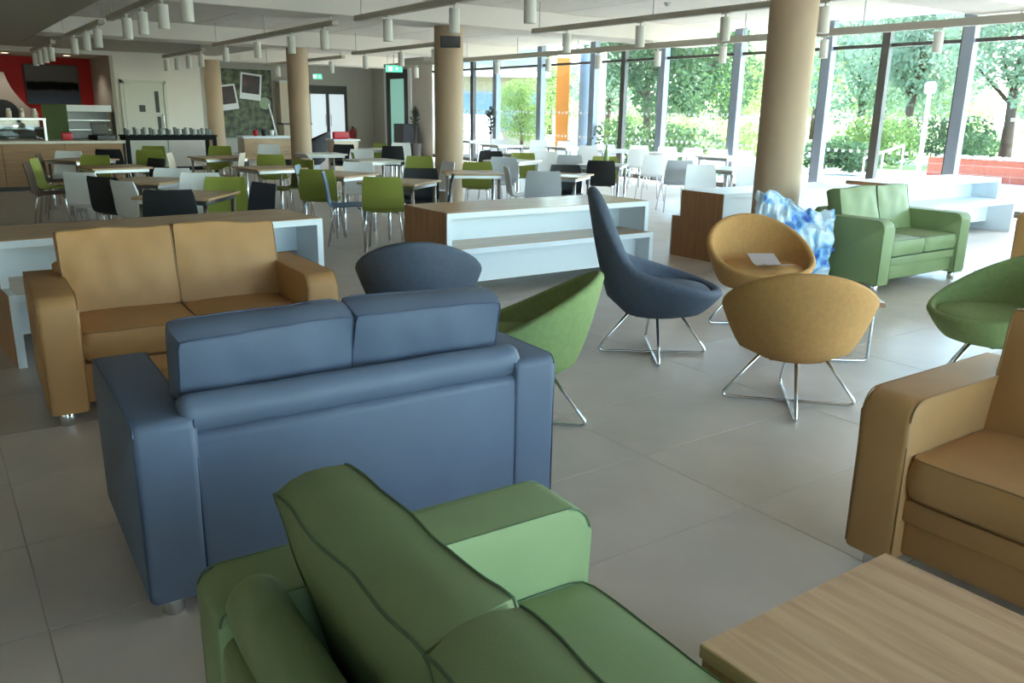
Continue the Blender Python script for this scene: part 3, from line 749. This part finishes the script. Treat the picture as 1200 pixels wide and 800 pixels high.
track(11.0, 3.0, 22.0, TZ, [4.6, 6.2, 7.9, 9.8, 11.3, 12.9, 14.5, 16.4, 18.4, 20.2], 'window-side long')
# smoke detectors
for k, (x, y) in enumerate(((4.9, 9.9), (5.9, 7.5), (8.6, 9.3))):
    t = thing('smoke_detector', (x + .6, y, CZ), 0, ['round white smoke detector nearest the column with the black box', 'round white smoke detector on the ceiling left of centre', 'round white smoke detector on the ceiling right of centre'][k], 'detector')
    obj('base', lathe(NB(), [(.055, -.02), (.06, 0)], 16), M_spot, t, True); obj('sensor', lathe(NB(), [(.025, -.05), (.042, -.04), (.045, -.02)], 16), M_spot, t, True)
# black box on the column
t = thing('wall_speaker', (6.86, 11.52, 2.42), R(-28), 'small black loudspeaker high on the round column', 'speaker')
obj('cabinet', box(NB(), -.15, .15, -.16, .0, 0, .16, .008, 2), M_black, t); obj('bracket', box(NB(), -.03, .03, .0, .1, .04, .12), M_dark, t); obj('grille', box(NB(), -.135, .135, -.168, -.161, .015, .145), M_dark, t)
# exit signs
M_exit = emit('exit sign green', (110, 225, 190), .055); M_exitw = emit('exit sign white', (235, 255, 245), .07)
def exit_sign(loc, rz, label, w=.42):
    t = thing('exit_sign', loc, rz, label, 'sign')
    obj('panel', box(NB(), -w / 2, w / 2, -.02, .02, 0, .17, .004, 1), M_exit, t)
    b = NB(); box(b, -.14, -.04, -.024, -.021, .03, .14); obj('doorway', b, M_exitw, t)
    b = NB(); prism(b, [(0, .0), (.06, .05), (0, .1)], -.001, .001); o = obj('arrow', b, M_exitw, t); o.rotation_euler = (0, 0, R(-90)); o.location = (.05, -.0225, .035)
    obj('rod', tube(NB(), [(0, 0, .17), (0, 0, CZ - loc[2])], .008, 6), M_steel, t)
exit_sign((10.2, 19.9, 2.42), R(-30), 'lit green exit sign hanging before the grey side wall')
exit_sign((11.3, 27.6, 2.45), R(-30), 'small green exit sign above the glazed double doors', .3)
# fire extinguisher cabinet, intercom
t = thing('fire_extinguisher', (13.3, Y1 - .12, .25), 0, 'red fire extinguisher beside the glazed double doors', 'extinguisher')
M_fire = mat('extinguisher red', (168, 26, 30), .35)
obj('cylinder', lathe(NB(), [(.10, 0), (.11, .02), (.11, .46), (.07, .54), (.03, .56)], 18), M_fire, t, True); obj('valve', lathe(NB(), [(.03, .56), (.03, .64)], 10), M_black, t, True)
obj('hose', tube(NB(), rounded([(.02, -.03, .6), (.12, -.05, .55), (.13, -.04, .15)], .05), .014, 7), M_black, t, True)

# ================================================================== SERVERY
SY = 17.3
M_serv = wood('servery oak', (140, 104, 70), (164, 126, 88), .5, (1, 14, 14), 2.2)
t = thing('servery_counter', (0, SY, 0), 0, 'long wood-fronted servery counter with pale top under the red wall', 'counter')
for k in range(6): obj('front_panel', box(NB(), -2.7 + k * .98, -2.7 + k * .98 + .972, 0, .03, .08, .82), M_serv, t)
obj('carcass', box(NB(), -2.7, 3.18, .031, .75, .08, .82), M_walnut, t); obj('plinth', box(NB(), -2.68, 3.15, .05, .7, 0, .08), M_dark, t)
obj('counter_top', box(NB(), -2.74, 3.22, -.04, .78, .82, .87, .004, 1), mat('pale stone', (206, 198, 184), .35), t)
M_sglass = glass('sneeze glass', (226, 236, 232), .08)
t = thing('sneeze_screen', (1.15, SY + .25, .87), 0, 'glass sneeze screen with warm lamps on the servery counter', 'screen')
obj('pane', box(NB(), -2.4, .8, -.005, .005, .02, .36), M_sglass, t); obj('canopy', box(NB(), -2.42, .82, -.1, .3, .36, .39), M_steel, t)
for xx in (-2.4, .8): obj('post', box(NB(), xx - .02, xx + .02, -.02, .02, 0, .36), M_steel, t)
M_hot = emit('heat lamp', (255, 235, 200), .6)
for xx in (-1.6, -.6, .35):
    l = obj('heat_lamp', lathe(NB(), [(.02, .36), (.05, .32), (.055, .26)], 14, xx, .1), M_steel, t, True); obj('bulb', lathe(NB(), [(.01, .24), (.038, .25), (.045, .275), (.02, .3)], 14, xx, .1), M_hot, l, True)
t = thing('back_counter', (0, 24.3, 0), 0, 'steel back counter along the red servery wall', 'counter')
obj('carcass', box(NB(), -3, 3.5, 0, .7, .1, .9), M_dark, t); obj('worktop', box(NB(), -3.02, 3.52, -.03, .72, .9, .94), M_steel, t)
# stone oven with arch
M_oven = mat('oven render', (170, 158, 146), .8)
t = thing('pizza_oven', (1.85, 24.62, .94), 0, 'pale domed oven with a dark arched mouth at far left', 'oven')
pr = [(-.75, 0), (.75, 0), (.75, .35)] + [(.75 - .48 * k / 6 - .12 * math.sin(k / 6 * pi / 2), .35 + .75 * (k / 6) ** 1.4) for k in range(1, 7)] + [(.12, 1.3), (-.12, 1.3)] + [(-(.75 - .48 * k / 6 - .12 * math.sin(k / 6 * pi / 2)), .35 + .75 * (k / 6) ** 1.4) for k in range(6, 0, -1)] + [(-.75, .35)]
o = obj('dome', prism(NB(), pr, -.3, .3, .02, 2), M_oven, t); o.rotation_euler = (0, 0, R(90))
arch = [(-.34, .12), (.34, .12)] + [(.34 * math.cos(a * pi / 10), .32 + .34 * math.sin(a * pi / 10)) for a in range(0, 11)]
o = obj('mouth', prism(NB(), arch, -.02, .02), M_black, t); o.rotation_euler = (0, 0, R(90)); o.location = (0, -.30, 0)
obj('lip', box(NB(), -.45, .45, -.42, -.3, .06, .12), M_oven, t)
# screen with a photograph of a shore
M_scr = bpy.data.materials.new('picture screen'); M_scr.use_nodes = True; _t = M_scr.node_tree; _b = _t.nodes['Principled BSDF']
_co = _t.nodes.new('ShaderNodeTexCoord'); _sp = _t.nodes.new('ShaderNodeSeparateXYZ'); _n = _t.nodes.new('ShaderNodeTexNoise'); _n.inputs['Scale'].default_value = 3; _ad = _t.nodes.new('ShaderNodeMath'); _ad.operation = 'MULTIPLY_ADD'; _ad.inputs[1].default_value = .12
_r = _t.nodes.new('ShaderNodeValToRGB'); _e = _r.color_ramp.elements; _e[0].position = 0; _e[0].color = lin((70, 84, 104)) + (1,); _e[1].position = 1; _e[1].color = lin((110, 108, 104)) + (1,)
for ps, cc in ((.38, (74, 78, 84)), (.44, (14, 14, 16)), (.60, (16, 16, 18)), (.66, (104, 102, 100))): _k = _e.new(ps); _k.color = lin(cc) + (1,)
_t.links.new(_co.outputs['Generated'], _sp.inputs[0]); _t.links.new(_co.outputs['Generated'], _n.inputs[0]); _t.links.new(_n.outputs[0], _ad.inputs[0]); _t.links.new(_sp.outputs[2], _ad.inputs[2]); _t.links.new(_ad.outputs[0], _r.inputs[0]); _t.links.new(_r.outputs[0], _b.inputs['Base Color']); _b.inputs['Roughness'].default_value = .7; _b.inputs['Specular IOR Level'].default_value = .1
t = thing('wall_screen', (3.08, 25.05, 1.5), 0, 'wide framed shoreline picture screen on the red wall', 'screen')
obj('bezel', box(NB(), -.62, .62, -.03, .05, 0, .98, .01, 2), M_dark, t); obj('display', box(NB(), -.59, .59, -.036, -.031, .03, .95), M_scr, t)
# downlights added over the servery to brighten the red wall
M_fill_glow = emit('downlight glow', (255, 236, 208), .25)
for k, xx in enumerate((.6, 2.0, 3.3)):
    t = thing('downlight', (xx, 23.7, 2.66), 0, ['recessed downlight over the domed oven side of the servery', 'recessed downlight over the middle of the servery', 'recessed downlight over the servery fridge'][k], 'light')
    obj('bezel', lathe(NB(), [(.09, -.012), (.1, 0)], 20), M_spot, t, True); obj('diffuser', lathe(NB(), [(.02, -.016), (.075, -.014)], 20), M_fill_glow, t)
    ld = bpy.data.lights.new('downlight_lamp', 'SPOT'); ld.energy = 2.6; ld.spot_size = R(130); ld.spot_blend = .6; ld.color = (1, .93, .84); ld.shadow_soft_size = .07
    lo = bpy.data.objects.new('downlight_lamp', ld); COL.objects.link(lo); lo.parent = t; lo.location = (0, 0, -.03)
# green menu board, drinks fridge, shelf, jars
t = thing('menu_board', (2.72, 22.4, .0), 0, 'dark green board standing on the servery floor', 'board')
obj('panel', box(NB(), -.26, .26, -.02, .02, .6, 1.5), mat('board green', (74, 92, 46), .7), t); obj('stand', box(NB(), -.2, .2, -.015, .015, 0, .6), M_dark, t)
t = thing('display_fridge', (3.45, 22.75, 0), 0, 'open display fridge with a white canopy in the servery', 'fridge')
obj('canopy', box(NB(), -.5, .5, -.3, .3, 1.35, 1.5), M_whitepl, t); obj('cabinet', box(NB(), -.48, .48, -.28, .3, 0, .72), M_dark, t); obj('back', box(NB(), -.48, .48, .25, .3, .72, 1.35), M_greypl, t)
for z in (.92, 1.14): obj('shelf', box(NB(), -.46, .46, -.2, .25, z, z + .02), M_steel, t)
for s in (-1, 1): obj('side', box(NB(), s * .49 - .01, s * .49 + .01, -.28, .3, .72, 1.35), M_sglass, t)
jar = to_mesh('body', lathe(NB(), [(.04, 0), (.045, .01), (.045, .12), (.03, .14)], 12), M_beige, True); jl = to_mesh('lid', lathe(NB(), [(.034, .14), (.034, .165)], 12), M_whitepl, True)
for k in range(7):
    t = thing('jar', (.62 + k * .2, SY + .35, 1.26), 0, 'small cream jar, %s from the left on top of the sneeze screen' % ORD[k], 'jar', 'jars on the sneeze screen'); part('body', jar, t); part('lid', jl, t)
M_redp = mat('red packet', (188, 30, 44), .4)
pk = to_mesh('red_packet', box(NB(), -.09, .09, -.05, .05, 0, .14, .02, 3), M_redp, True)
o = link('red_packet', pk); o.location = (2.3, SY + .35, .87); tag(o, 'red packet on the servery counter before the green board', 'packet')
# oven-side tray stack on counter
t = thing('till', (2.9, SY + .4, .87), R(20), 'dark till on the right end of the servery counter', 'till')
obj('base', box(NB(), -.18, .18, -.16, .16, 0, .09, .01, 2), M_black, t); o = obj('screen', box(NB(), -.16, .16, -.015, .015, .1, .32, .008, 1), M_dark, t); o.rotation_euler = (R(-15), 0, 0)

# ================================================================== MURAL END
M_mural = bpy.data.materials.new('foliage mural'); M_mural.use_nodes = True; _t = M_mural.node_tree; _b = _t.nodes['Principled BSDF']
_co = _t.nodes.new('ShaderNodeTexCoord'); _n = _t.nodes.new('ShaderNodeTexNoise'); _n.inputs['Scale'].default_value = 5; _n.inputs['Detail'].default_value = 4
_r = _t.nodes.new('ShaderNodeValToRGB'); _e = _r.color_ramp.elements; _e[0].position = .38; _e[0].color = lin((42, 50, 34)) + (1,); _e[1].position = .68; _e[1].color = lin((120, 128, 92)) + (1,)
_t.links.new(_co.outputs['Object'], _n.inputs[0]); _t.links.new(_n.outputs[0], _r.inputs[0]); _t.links.new(_r.outputs[0], _b.inputs['Base Color'])
t = thing('mural_panel', (9.4, Y1 - .06, .5), 0, 'dark green foliage mural with framed snapshots', 'mural')
obj('board', box(NB(), -.95, .95, -.02, .05, 0, 2.25), M_mural, t)
obj('light_disc', lathe(NB(), [(.2, 0), (.2, .01)], 24), mat('disc green', (158, 176, 146), .7), t).rotation_euler = (R(90), 0, 0); t.children[-1].location = (.68, -.022, 1.15)
M_snap = mat('snapshot print', (92, 56, 50), .5, rgb2=(50, 50, 56), vscale=4)
for (sx, sz, rt_, sc) in ((.22, 1.72, -6, 1.0), (-.62, 1.35, 8, .95)):
    f = thing('snapshot_frame', (9.4 + sx, Y1 - .1, .5 + sz), 0, 'large white-bordered snapshot on the mural, ' + ('the upper right one' if sx > 0 else 'the lower left one'), 'picture'); f.rotation_euler = (0, R(-rt_), 0)
    b = NB(); box(b, -.36 * sc, .36 * sc, -.012, 0, -.46 * sc, .40 * sc); obj('mount', b, M_whitepl, f); obj('print', box(NB(), -.30 * sc, .30 * sc, -.016, -.0125, -.26 * sc, .34 * sc), M_snap, f)
# low counter and cabinet before the mural
t = thing('low_counter', (6.95, 20.4, 0), 0, 'low white-topped counter left of the dark grey lounge chair', 'counter')
obj('carcass', box(NB(), -.6, .6, -.25, .25, .3, .8), M_oak, t); obj('worktop', box(NB(), -.63, .63, -.28, .28, .8, .85), M_white, t)
for s in (-1, 1): obj('leg_panel', box(NB(), s * .55 - .03, s * .55 + .03, -.24, .24, 0, .3), M_dark, t)
pile = to_mesh('cup', lathe(NB(), [(.03, 0), (.042, .09), (.038, .09), (.028, .01)], 12), M_black, True)
for k, (c, lb) in enumerate(((M_redp, 'red cup on the low counter by the column'), (M_black, 'black cup on the low counter by the column'), (M_whitepl, 'white cup on the low counter by the column'))):
    me = pile.copy(); me.materials.clear(); me.materials.append(c); o = link('cup', me); o.location = (6.7 + k * .2, 20.35, .85); o.scale = (1.5, 1.5, 1.5); tag(o, lb, 'cup', 'cups on the low counter')
t = thing('leaning_pole', (7.35, 20.75, 0), 0, 'thin white pole leaning beside the mural', 'pole')
obj('shaft', tube(NB(), [(.2, .0, .0), (-.12, .1, 1.6)], .02, 8), M_whitepl, t, True); obj('knob', lathe(NB(), [(.03, 0), (.03, .03)], 10, .2, 0), M_black, t, True)
# dark curved lounge chair
b = tub_profile(lambda p: .72 - .22 * math.cos(p), lambda p, h: .52, .3, .12, .09, .4, 36)
t = thing('lounge_chair', (8.2, 20.75, 0), R(250), 'dark grey curved lounge chair before the mural', 'chair')
M_char = mat('charcoal fabric', (62, 60, 62), .9)
obj('shell', b, M_char, t, True, R(80)); obj('seat_pad', seat_bm(.36, .36, .08), M_char, t, True); obj('plinth', lathe(NB(), [(.24, 0), (.26, .12)], 24), M_steel, t, True)
t = thing('beige_cabinet', (11.0, Y1 - .36, 0), 0, 'tall beige cabinet with a shelf right of the mural', 'cabinet')
M_bei = mat('beige laminate', (214, 196, 172), .6)
obj('lower_body', box(NB(), -.5, .5, -.3, .3, 0, .95), M_bei, t); obj('worktop', box(NB(), -.52, .52, -.32, .32, .95, 1.0), M_dark, t); obj('upper_body', box(NB(), -.5, .5, -.1, .3, 1.0, 2.35), M_bei, t); obj('top_light', box(NB(), -.5, .5, -.12, .3, 2.36, 2.42), M_whitepl, t)
t = thing('reception_desk', (8.3, 18.9, 0), 0, 'small pink-beige desk with a white top near the mural', 'desk')
obj('body', box(NB(), -.3, .3, -.2, .2, 0, .78), M_bei, t); obj('desk_top', box(NB(), -.34, .34, -.24, .24, .78, .82), M_white, t)
o = link('red_packet', pk); o.location = (8.25, 18.9, .82); o.scale = (2.2, 1, 1.2); tag(o, 'red packet lying on the small desk near the mural', 'packet')
# dark high stools / consoles near grey wall
t = thing('side_cabinet', (13.75, 26.0, 0), 0, 'dark grey side cabinet against the grey side wall', 'cabinet')
obj('body', box(NB(), -.3, .3, -.35, .35, .08, 1.05, .01, 1), M_char, t); obj('foot_frame', box(NB(), -.26, .26, -.3, .3, 0, .08), M_black, t); obj('door', box(NB(), -.315, -.301, -.33, .33, .1, 1.03), M_dark, t)
# potted plants at the glazing
def plant(loc, label, h=1.62):
    t = thing('potted_plant', loc, 0, label, 'plant'); rs = random.Random(int(loc[1] * 10))
    obj('pot', lathe(NB(), [(.15, 0), (.2, .45), (.18, .45), (.16, .4)], 18), M_dark, t, True)
    obj('stem', tube(NB(), [(0, 0, .4), (.02, .01, h * .7), (0, 0, h - .3)], .022, 7), M_brown, t, True)
    b = NB()
    for k in range(160):
        a = rs.random() * 2 * pi; zz = .85 + rs.random() * (h - .85); rad = .26 * math.sin(max(.15, (zz - .8) / (h - .78)) * pi) + .03
        c = Vector((0, 0, zz)); d = Vector((math.cos(a), math.sin(a), rs.uniform(.1, .8))).normalized(); u = d.cross(Vector((0, 0, 1))).normalized() * .025
        p0, p1, p2 = c, c + d * rad * .6, c + d * rad
        vs = [b.verts.new(q) for q in (p0, p1 - u, p2, p1 + u)]; b.faces.new(vs)
    tag(obj('leaves', b, mat('dark foliage', (44, 56, 40), .7), t), kind='stuff')
plant((13.35, 20.2, 0), 'dark slim potted plant standing by the window mullion')
plant((13.5, 24.9, 0), 'dark slim potted plant at the end of the grey side wall')

# ================================================================== OUTSIDE
M_pave = mat('pale paving', (176, 172, 165), .85, var=.05, vscale=.6); M_lawn = mat('lawn', (104, 124, 60), .95, rgb2=(140, 152, 82), vscale=.4)
tag(obj('terrace_ground', box(NB(), XW + .05, 24, -30, 60, -.3, -.06), M_pave), kind='structure')
tag(obj('rear_ground', box(NB(), -30, XW + .05, -40, YR - .01, -.3, -.06), M_pave), kind='structure')
tag(obj('lawn_ground', box(NB(), 24, 160, -120, 160, -.3, -.04), M_lawn), kind='structure')
tag(obj('car_park_ground', box(NB(), -30, 24, 60, 160, -.3, -.06), M_pave), kind='structure')
tag(obj('path_ground', box(NB(), 27.5, 32, -60, 60, -.04, -.02), M_pave), kind='structure')
# roof overhang added to the ceiling slab to limit the sun ; brick wall
M_brick = bpy.data.materials.new('red brick'); M_brick.use_nodes = True; _t = M_brick.node_tree; _b = _t.nodes['Principled BSDF']
_br = _t.nodes.new('ShaderNodeTexBrick'); _co = _t.nodes.new('ShaderNodeTexCoord'); _mp = _t.nodes.new('ShaderNodeMapping'); _mp.inputs['Rotation'].default_value = (R(90), 0, R(90)); _br.inputs['Scale'].default_value = 2.2
_br.inputs['Color1'].default_value = lin((186, 104, 78)) + (1,); _br.inputs['Color2'].default_value = lin((170, 88, 66)) + (1,); _br.inputs['Mortar'].default_value = lin((196, 170, 150)) + (1,); _br.inputs['Mortar Size'].default_value = .01
_t.links.new(_co.outputs['Object'], _mp.inputs[0]); _t.links.new(_mp.outputs[0], _br.inputs['Vector']); _t.links.new(_br.outputs[0], _b.inputs['Base Color']); _b.inputs['Roughness'].default_value = .9
t = thing('garden_wall', (22.5, 3, 0), 0, 'low red brick garden wall with a pale scalloped coping outside', 'wall')
obj('brickwork', box(NB(), -.15, .15, -14, 9.4, -.1, .5), M_brick, t)
cp = to_mesh('coping_stone', prism(NB(), [(-.2, .5), (.2, .5), (.17, .55), (0, .585), (-.17, .55)], -.19, .19, .01, 1), M_pave)
for k in range(56): part('coping_stone', cp, t, (0, -13.8 + k * .414, 0))
# orange panel, outdoor columns, canopy post
t = thing('orange_panel', (16.4, 20.85, 0), R(-38), 'tall orange cladding panel outside the window', 'panel')
obj('sheet', box(NB(), -.2, .2, -.05, .05, 0, 3.1, .01, 1), mat('orange cladding', (214, 128, 44), .6), t)
for z in (.6, 1.4, 2.2): obj('fixing', box(NB(), .2, .27, -.03, .03, z, z + .1), M_steel, t)
for k, (x, y, mt_, lb) in enumerate(((16.65, 20.0, M_mull, 'grey round post outside, right of the orange panel'), (17.35, 20.35, mat('cream paint', (232, 214, 190), .7), 'cream round post outside beside the grey one'))):
    t = thing('canopy_post', (x, y, 0), 0, lb, 'post'); obj('shaft', lathe(NB(), [(.24, 0), (.24, 3.3)], 24), mt_, t, True); obj('base_plate', lathe(NB(), [(.28, 0), (.28, .03)], 24), M_steel, t)
# lamp post
t = thing('lamp_post', (21.5, 12.15, 0), 0, 'slim white lamp post with a drum lantern outside', 'lamp post')
obj('pole', lathe(NB(), [(.06, 0), (.05, 2.1)], 14), M_whitepl, t, True); obj('lantern', lathe(NB(), [(.06, 2.1), (.13, 2.14), (.14, 2.34), (.10, 2.4)], 18), M_whitepl, t, True); obj('base_collar', lathe(NB(), [(.1, 0), (.1, .08), (.06, .1)], 14), M_steel, t, True)
# white handrail
t = thing('handrail', (17.0, 10.0, 0), R(60), 'white metal handrail sloping outside by the big column', 'handrail')
obj('top_rail', tube(NB(), [(0, 0, .95), (1.6, 0, .6)], .03, 8), M_whitepl, t, True)
for k in range(3): obj('baluster', tube(NB(), [(k * .8, 0, 0), (k * .8, 0, .95 - k * .175)], .02, 8), M_whitepl, t, True)
# building wing opposite
M_bw = mat('pale render', (150, 140, 112), .85); M_bg = mat('far window glass', (110, 130, 136), .2)
t = thing('building_wing', (19.6, 31.2, 0), R(-33), 'pale two-storey building with window bands beyond the far glazing', 'building')
obj('wall', box(NB(), -4.5, 3.2, 0, 6, 0, 5.6), M_bw, t); obj('roof', box(NB(), -5, 3.7, -.6, 6.4, 5.6, 5.9), M_mull, t); obj('canopy', box(NB(), -4.6, 3.3, -1.0, 0, 2.9, 3.1), M_whitepl, t)
for f_ in range(2):
    for k in range(4):
        x = -4.2 + k * 1.85; wn = obj('window', box(NB(), x, x + 1.5, -.03, .04, .7 + f_ * 2.7, 2.3 + f_ * 2.7), M_mull, t); obj('pane', box(NB(), x + .08, x + 1.42, -.045, -.031, .78 + f_ * 2.7, 2.22 + f_ * 2.7), M_bg, wn)
# white car
def car(loc, rz, label):
    t = thing('parked_car', loc, rz, label, 'car'); M_cw = mat('white car paint', (236, 238, 240), .2)
    low = [(-2.1, .35), (2.05, .35), (2.1, .55), (2.02, .75), (1.2, .88), (-1.7, .92), (-2.08, .85), (-2.14, .6)]
    o = obj('body', prism(NB(), low, -.85, .85, .06, 3), M_cw, t, True, R(30)); o.rotation_euler = (0, 0, R(90))
    cabp = [(1.25, .86), (.45, 1.4), (-.9, 1.45), (-1.75, .9)]
    o = obj('cabin', prism(NB(), cabp, -.74, .74, .08, 3), M_cw, t, True, R(30)); o.rotation_euler = (0, 0, R(90))
    for s in (-1, 1):
        o = obj('side_glass', prism(NB(), [(1.05, .92), (.42, 1.34), (-.85, 1.38), (-1.45, .94)], s * .745 - .004, s * .745 + .004), M_bg, t); o.rotation_euler = (0, 0, R(90))
        for x in (-1.3, 1.3):
            q = obj('wheel', lathe(NB(), [(.2, -.1), (.33, -.1), (.33, .1), (.2, .1)], 20), M_black, t, True); q.rotation_euler = (R(90), 0, 0); q.location = (-x, s * .8, .33)
            obj('hubcap', lathe(NB(), [(.19, -.11), (.19, .11)], 16), M_steel, q)
car((15.9, 25.2, -.06), R(62), 'white parked car outside, left of the column with the black box')
# trees
def leaf_cloud(seed, blobs, n, size):
    rs = random.Random(seed); vs = []; fs = []
    for k in range(n):
        bx, by, bz, br = blobs[rs.randrange(len(blobs))]
        while True:
            p = Vector((rs.uniform(-1, 1), rs.uniform(-1, 1), rs.uniform(-1, 1)))
            if .25 < p.length < 1: break
        p = p.normalized() * p.length ** .45 * br + Vector((bx, by, bz))
        a = Vector((rs.gauss(0, 1), rs.gauss(0, 1), rs.gauss(0, 1))).normalized(); b = a.cross(Vector((rs.gauss(0, 1), rs.gauss(0, 1), rs.gauss(0, 1)))).normalized(); s = size * rs.uniform(.6, 1.3)
        i = len(vs); vs += [p - a * s, p + b * s * .5, p + a * s, p - b * s * .5]; fs.append((i, i + 1, i + 2, i + 3))
    me = bpy.data.meshes.new('foliage'); me.from_pydata(vs, [], fs); return me
def leafmat(name, a, b):
    M = mat(name, a, .7, rgb2=b, vscale=.8); p = M.node_tree.nodes['Principled BSDF']
    t = M.node_tree; o = t.nodes['Material Output']; tr = t.nodes.new('ShaderNodeBsdfTranslucent'); tr.inputs[0].default_value = lin(b) + (1,); mx = t.nodes.new('ShaderNodeMixShader'); mx.inputs[0].default_value = .5
    t.links.new(p.outputs[0], mx.inputs[1]); t.links.new(tr.outputs[0], mx.inputs[2]); t.links.new(mx.outputs[0], o.inputs[0]); return M
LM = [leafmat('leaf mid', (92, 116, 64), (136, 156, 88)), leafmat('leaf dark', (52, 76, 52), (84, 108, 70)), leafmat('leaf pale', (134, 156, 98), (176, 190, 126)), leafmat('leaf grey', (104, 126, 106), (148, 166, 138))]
CL = []
for s in range(4):
    rs = random.Random(100 + s)
    bl = [(rs.uniform(-1.3, 1.3), rs.uniform(-1.3, 1.3), rs.uniform(2.2, 5.4), rs.uniform(1.0, 1.6)) for _ in range(8)]
    CL.append(leaf_cloud(s, bl, 9000, .10))
CLM = {}
trunk = to_mesh('trunk', tube(NB(), [(0, 0, -.1), (.05, 0, 1.4), (-.05, .05, 2.6), (.1, 0, 3.8)], [.18, .14, .12, .06], 9), M_brown, True)
b = NB()
for k in range(5):
    a = k * 1.3; tube(b, [(0, 0, 1.7 + k * .3), (.6 * math.cos(a), .6 * math.sin(a), 2.5 + k * .3), (1.1 * math.cos(a), 1.1 * math.sin(a), 3.1 + k * .35)], [.07, .05, .02], 6)
branch = to_mesh('branches', b, M_brown, True)
def tree(px_ang, D, cl, lm, sc, label, zs=1.0):
    a = R(35.1) + math.atan((px_ang - 600) / 1011); t = thing('tree', (D * math.sin(a), D * math.cos(a), -.05), random.random() * 6, label, 'tree', 'trees beyond the terrace')
    if (cl, lm) not in CLM: me = CL[cl].copy(); me.materials.append(LM[lm]); CLM[(cl, lm)] = me
    t.scale = (sc, sc, sc * zs)
    tag(part('foliage', CLM[(cl, lm)], t), kind='stuff'); part('trunk', trunk, t); tag(part('branches', branch, t), kind='stuff')
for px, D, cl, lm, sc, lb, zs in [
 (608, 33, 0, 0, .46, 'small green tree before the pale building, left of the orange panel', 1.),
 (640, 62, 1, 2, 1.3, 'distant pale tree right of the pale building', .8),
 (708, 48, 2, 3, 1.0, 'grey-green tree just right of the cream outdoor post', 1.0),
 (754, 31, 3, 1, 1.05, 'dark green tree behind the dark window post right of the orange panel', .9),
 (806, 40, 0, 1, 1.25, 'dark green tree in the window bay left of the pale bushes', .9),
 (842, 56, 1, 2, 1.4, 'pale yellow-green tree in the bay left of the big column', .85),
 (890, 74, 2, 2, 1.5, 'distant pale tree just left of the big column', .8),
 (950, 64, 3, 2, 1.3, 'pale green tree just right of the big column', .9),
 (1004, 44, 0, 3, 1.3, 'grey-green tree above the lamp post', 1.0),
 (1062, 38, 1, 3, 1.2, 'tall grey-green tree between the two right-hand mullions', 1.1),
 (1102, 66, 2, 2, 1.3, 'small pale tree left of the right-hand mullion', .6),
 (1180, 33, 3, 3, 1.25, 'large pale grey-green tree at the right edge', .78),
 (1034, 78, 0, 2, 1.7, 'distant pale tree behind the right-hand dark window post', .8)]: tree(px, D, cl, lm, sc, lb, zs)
# distant woodland edge, too far to count its trees
rs = random.Random(77)
bl = [(95 + rs.uniform(-6, 6), -60 + k * 2.6 + rs.uniform(-1, 1), rs.uniform(.5, 4.2), rs.uniform(1.6, 3.0)) for k in range(64)] + [(-12 + k * 2.6, 100 + rs.uniform(-5, 5), rs.uniform(.5, 4.2), rs.uniform(1.6, 3.0)) for k in range(42)]
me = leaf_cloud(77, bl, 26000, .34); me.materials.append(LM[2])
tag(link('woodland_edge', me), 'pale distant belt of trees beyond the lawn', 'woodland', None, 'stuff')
# hedges and bushes
def hedge(px, D, w, h, d, lm, label, seed):
    a = R(35.1) + math.atan((px - 600) / 1011); t = thing('hedge', (D * math.sin(a), D * math.cos(a), -.05), -a, label, 'hedge', 'clipped bushes beyond the terrace')
    rs = random.Random(seed); bl = [(rs.uniform(-w / 2, w / 2), rs.uniform(-d / 2, d / 2), h * rs.uniform(.3, .62), h * .42) for _ in range(max(6, int(w * 2.5)))]
    me = leaf_cloud(seed, bl, int(2600 * w / 2), .07); me.materials.append(LM[lm]); tag(part('foliage', me, t), kind='stuff')
    obj('stems', tube(NB(), [(-w / 2 * .8, 0, .1), (0, 0, .5), (w / 2 * .8, 0, .1)], .05, 6), M_brown, t)
for a in [(766, 22.5, 2.2, 1.7, 1.2, 1, 'dark hedge below the dark tree right of the orange panel', 31), (826, 27, 2.4, 1.6, 1.4, 2, 'pale spiky bush behind the window tables', 32), (868, 24, 1.3, 1.4, 1.2, 2, 'rounded yellow-green bush left of the big column', 33), (1008, 30, 2.6, 1.7, 1.4, 0, 'bright hedge behind the lamp post', 35), (1090, 33, 2.6, 1.7, 1.4, 1, 'dark clipped hedge above the brick garden wall', 36), (988, 25.5, 1.8, 1.0, .8, 1, 'low dark hedge at the foot of the lamp post', 37), (1150, 37, 1.4, 1.2, 1.0, 1, 'small dark bush behind the right-hand mullion', 38), (722, 28.5, 1.0, 1.5, 1.0, 0, 'green bush right of the cream outdoor post', 39)]: hedge(*a)
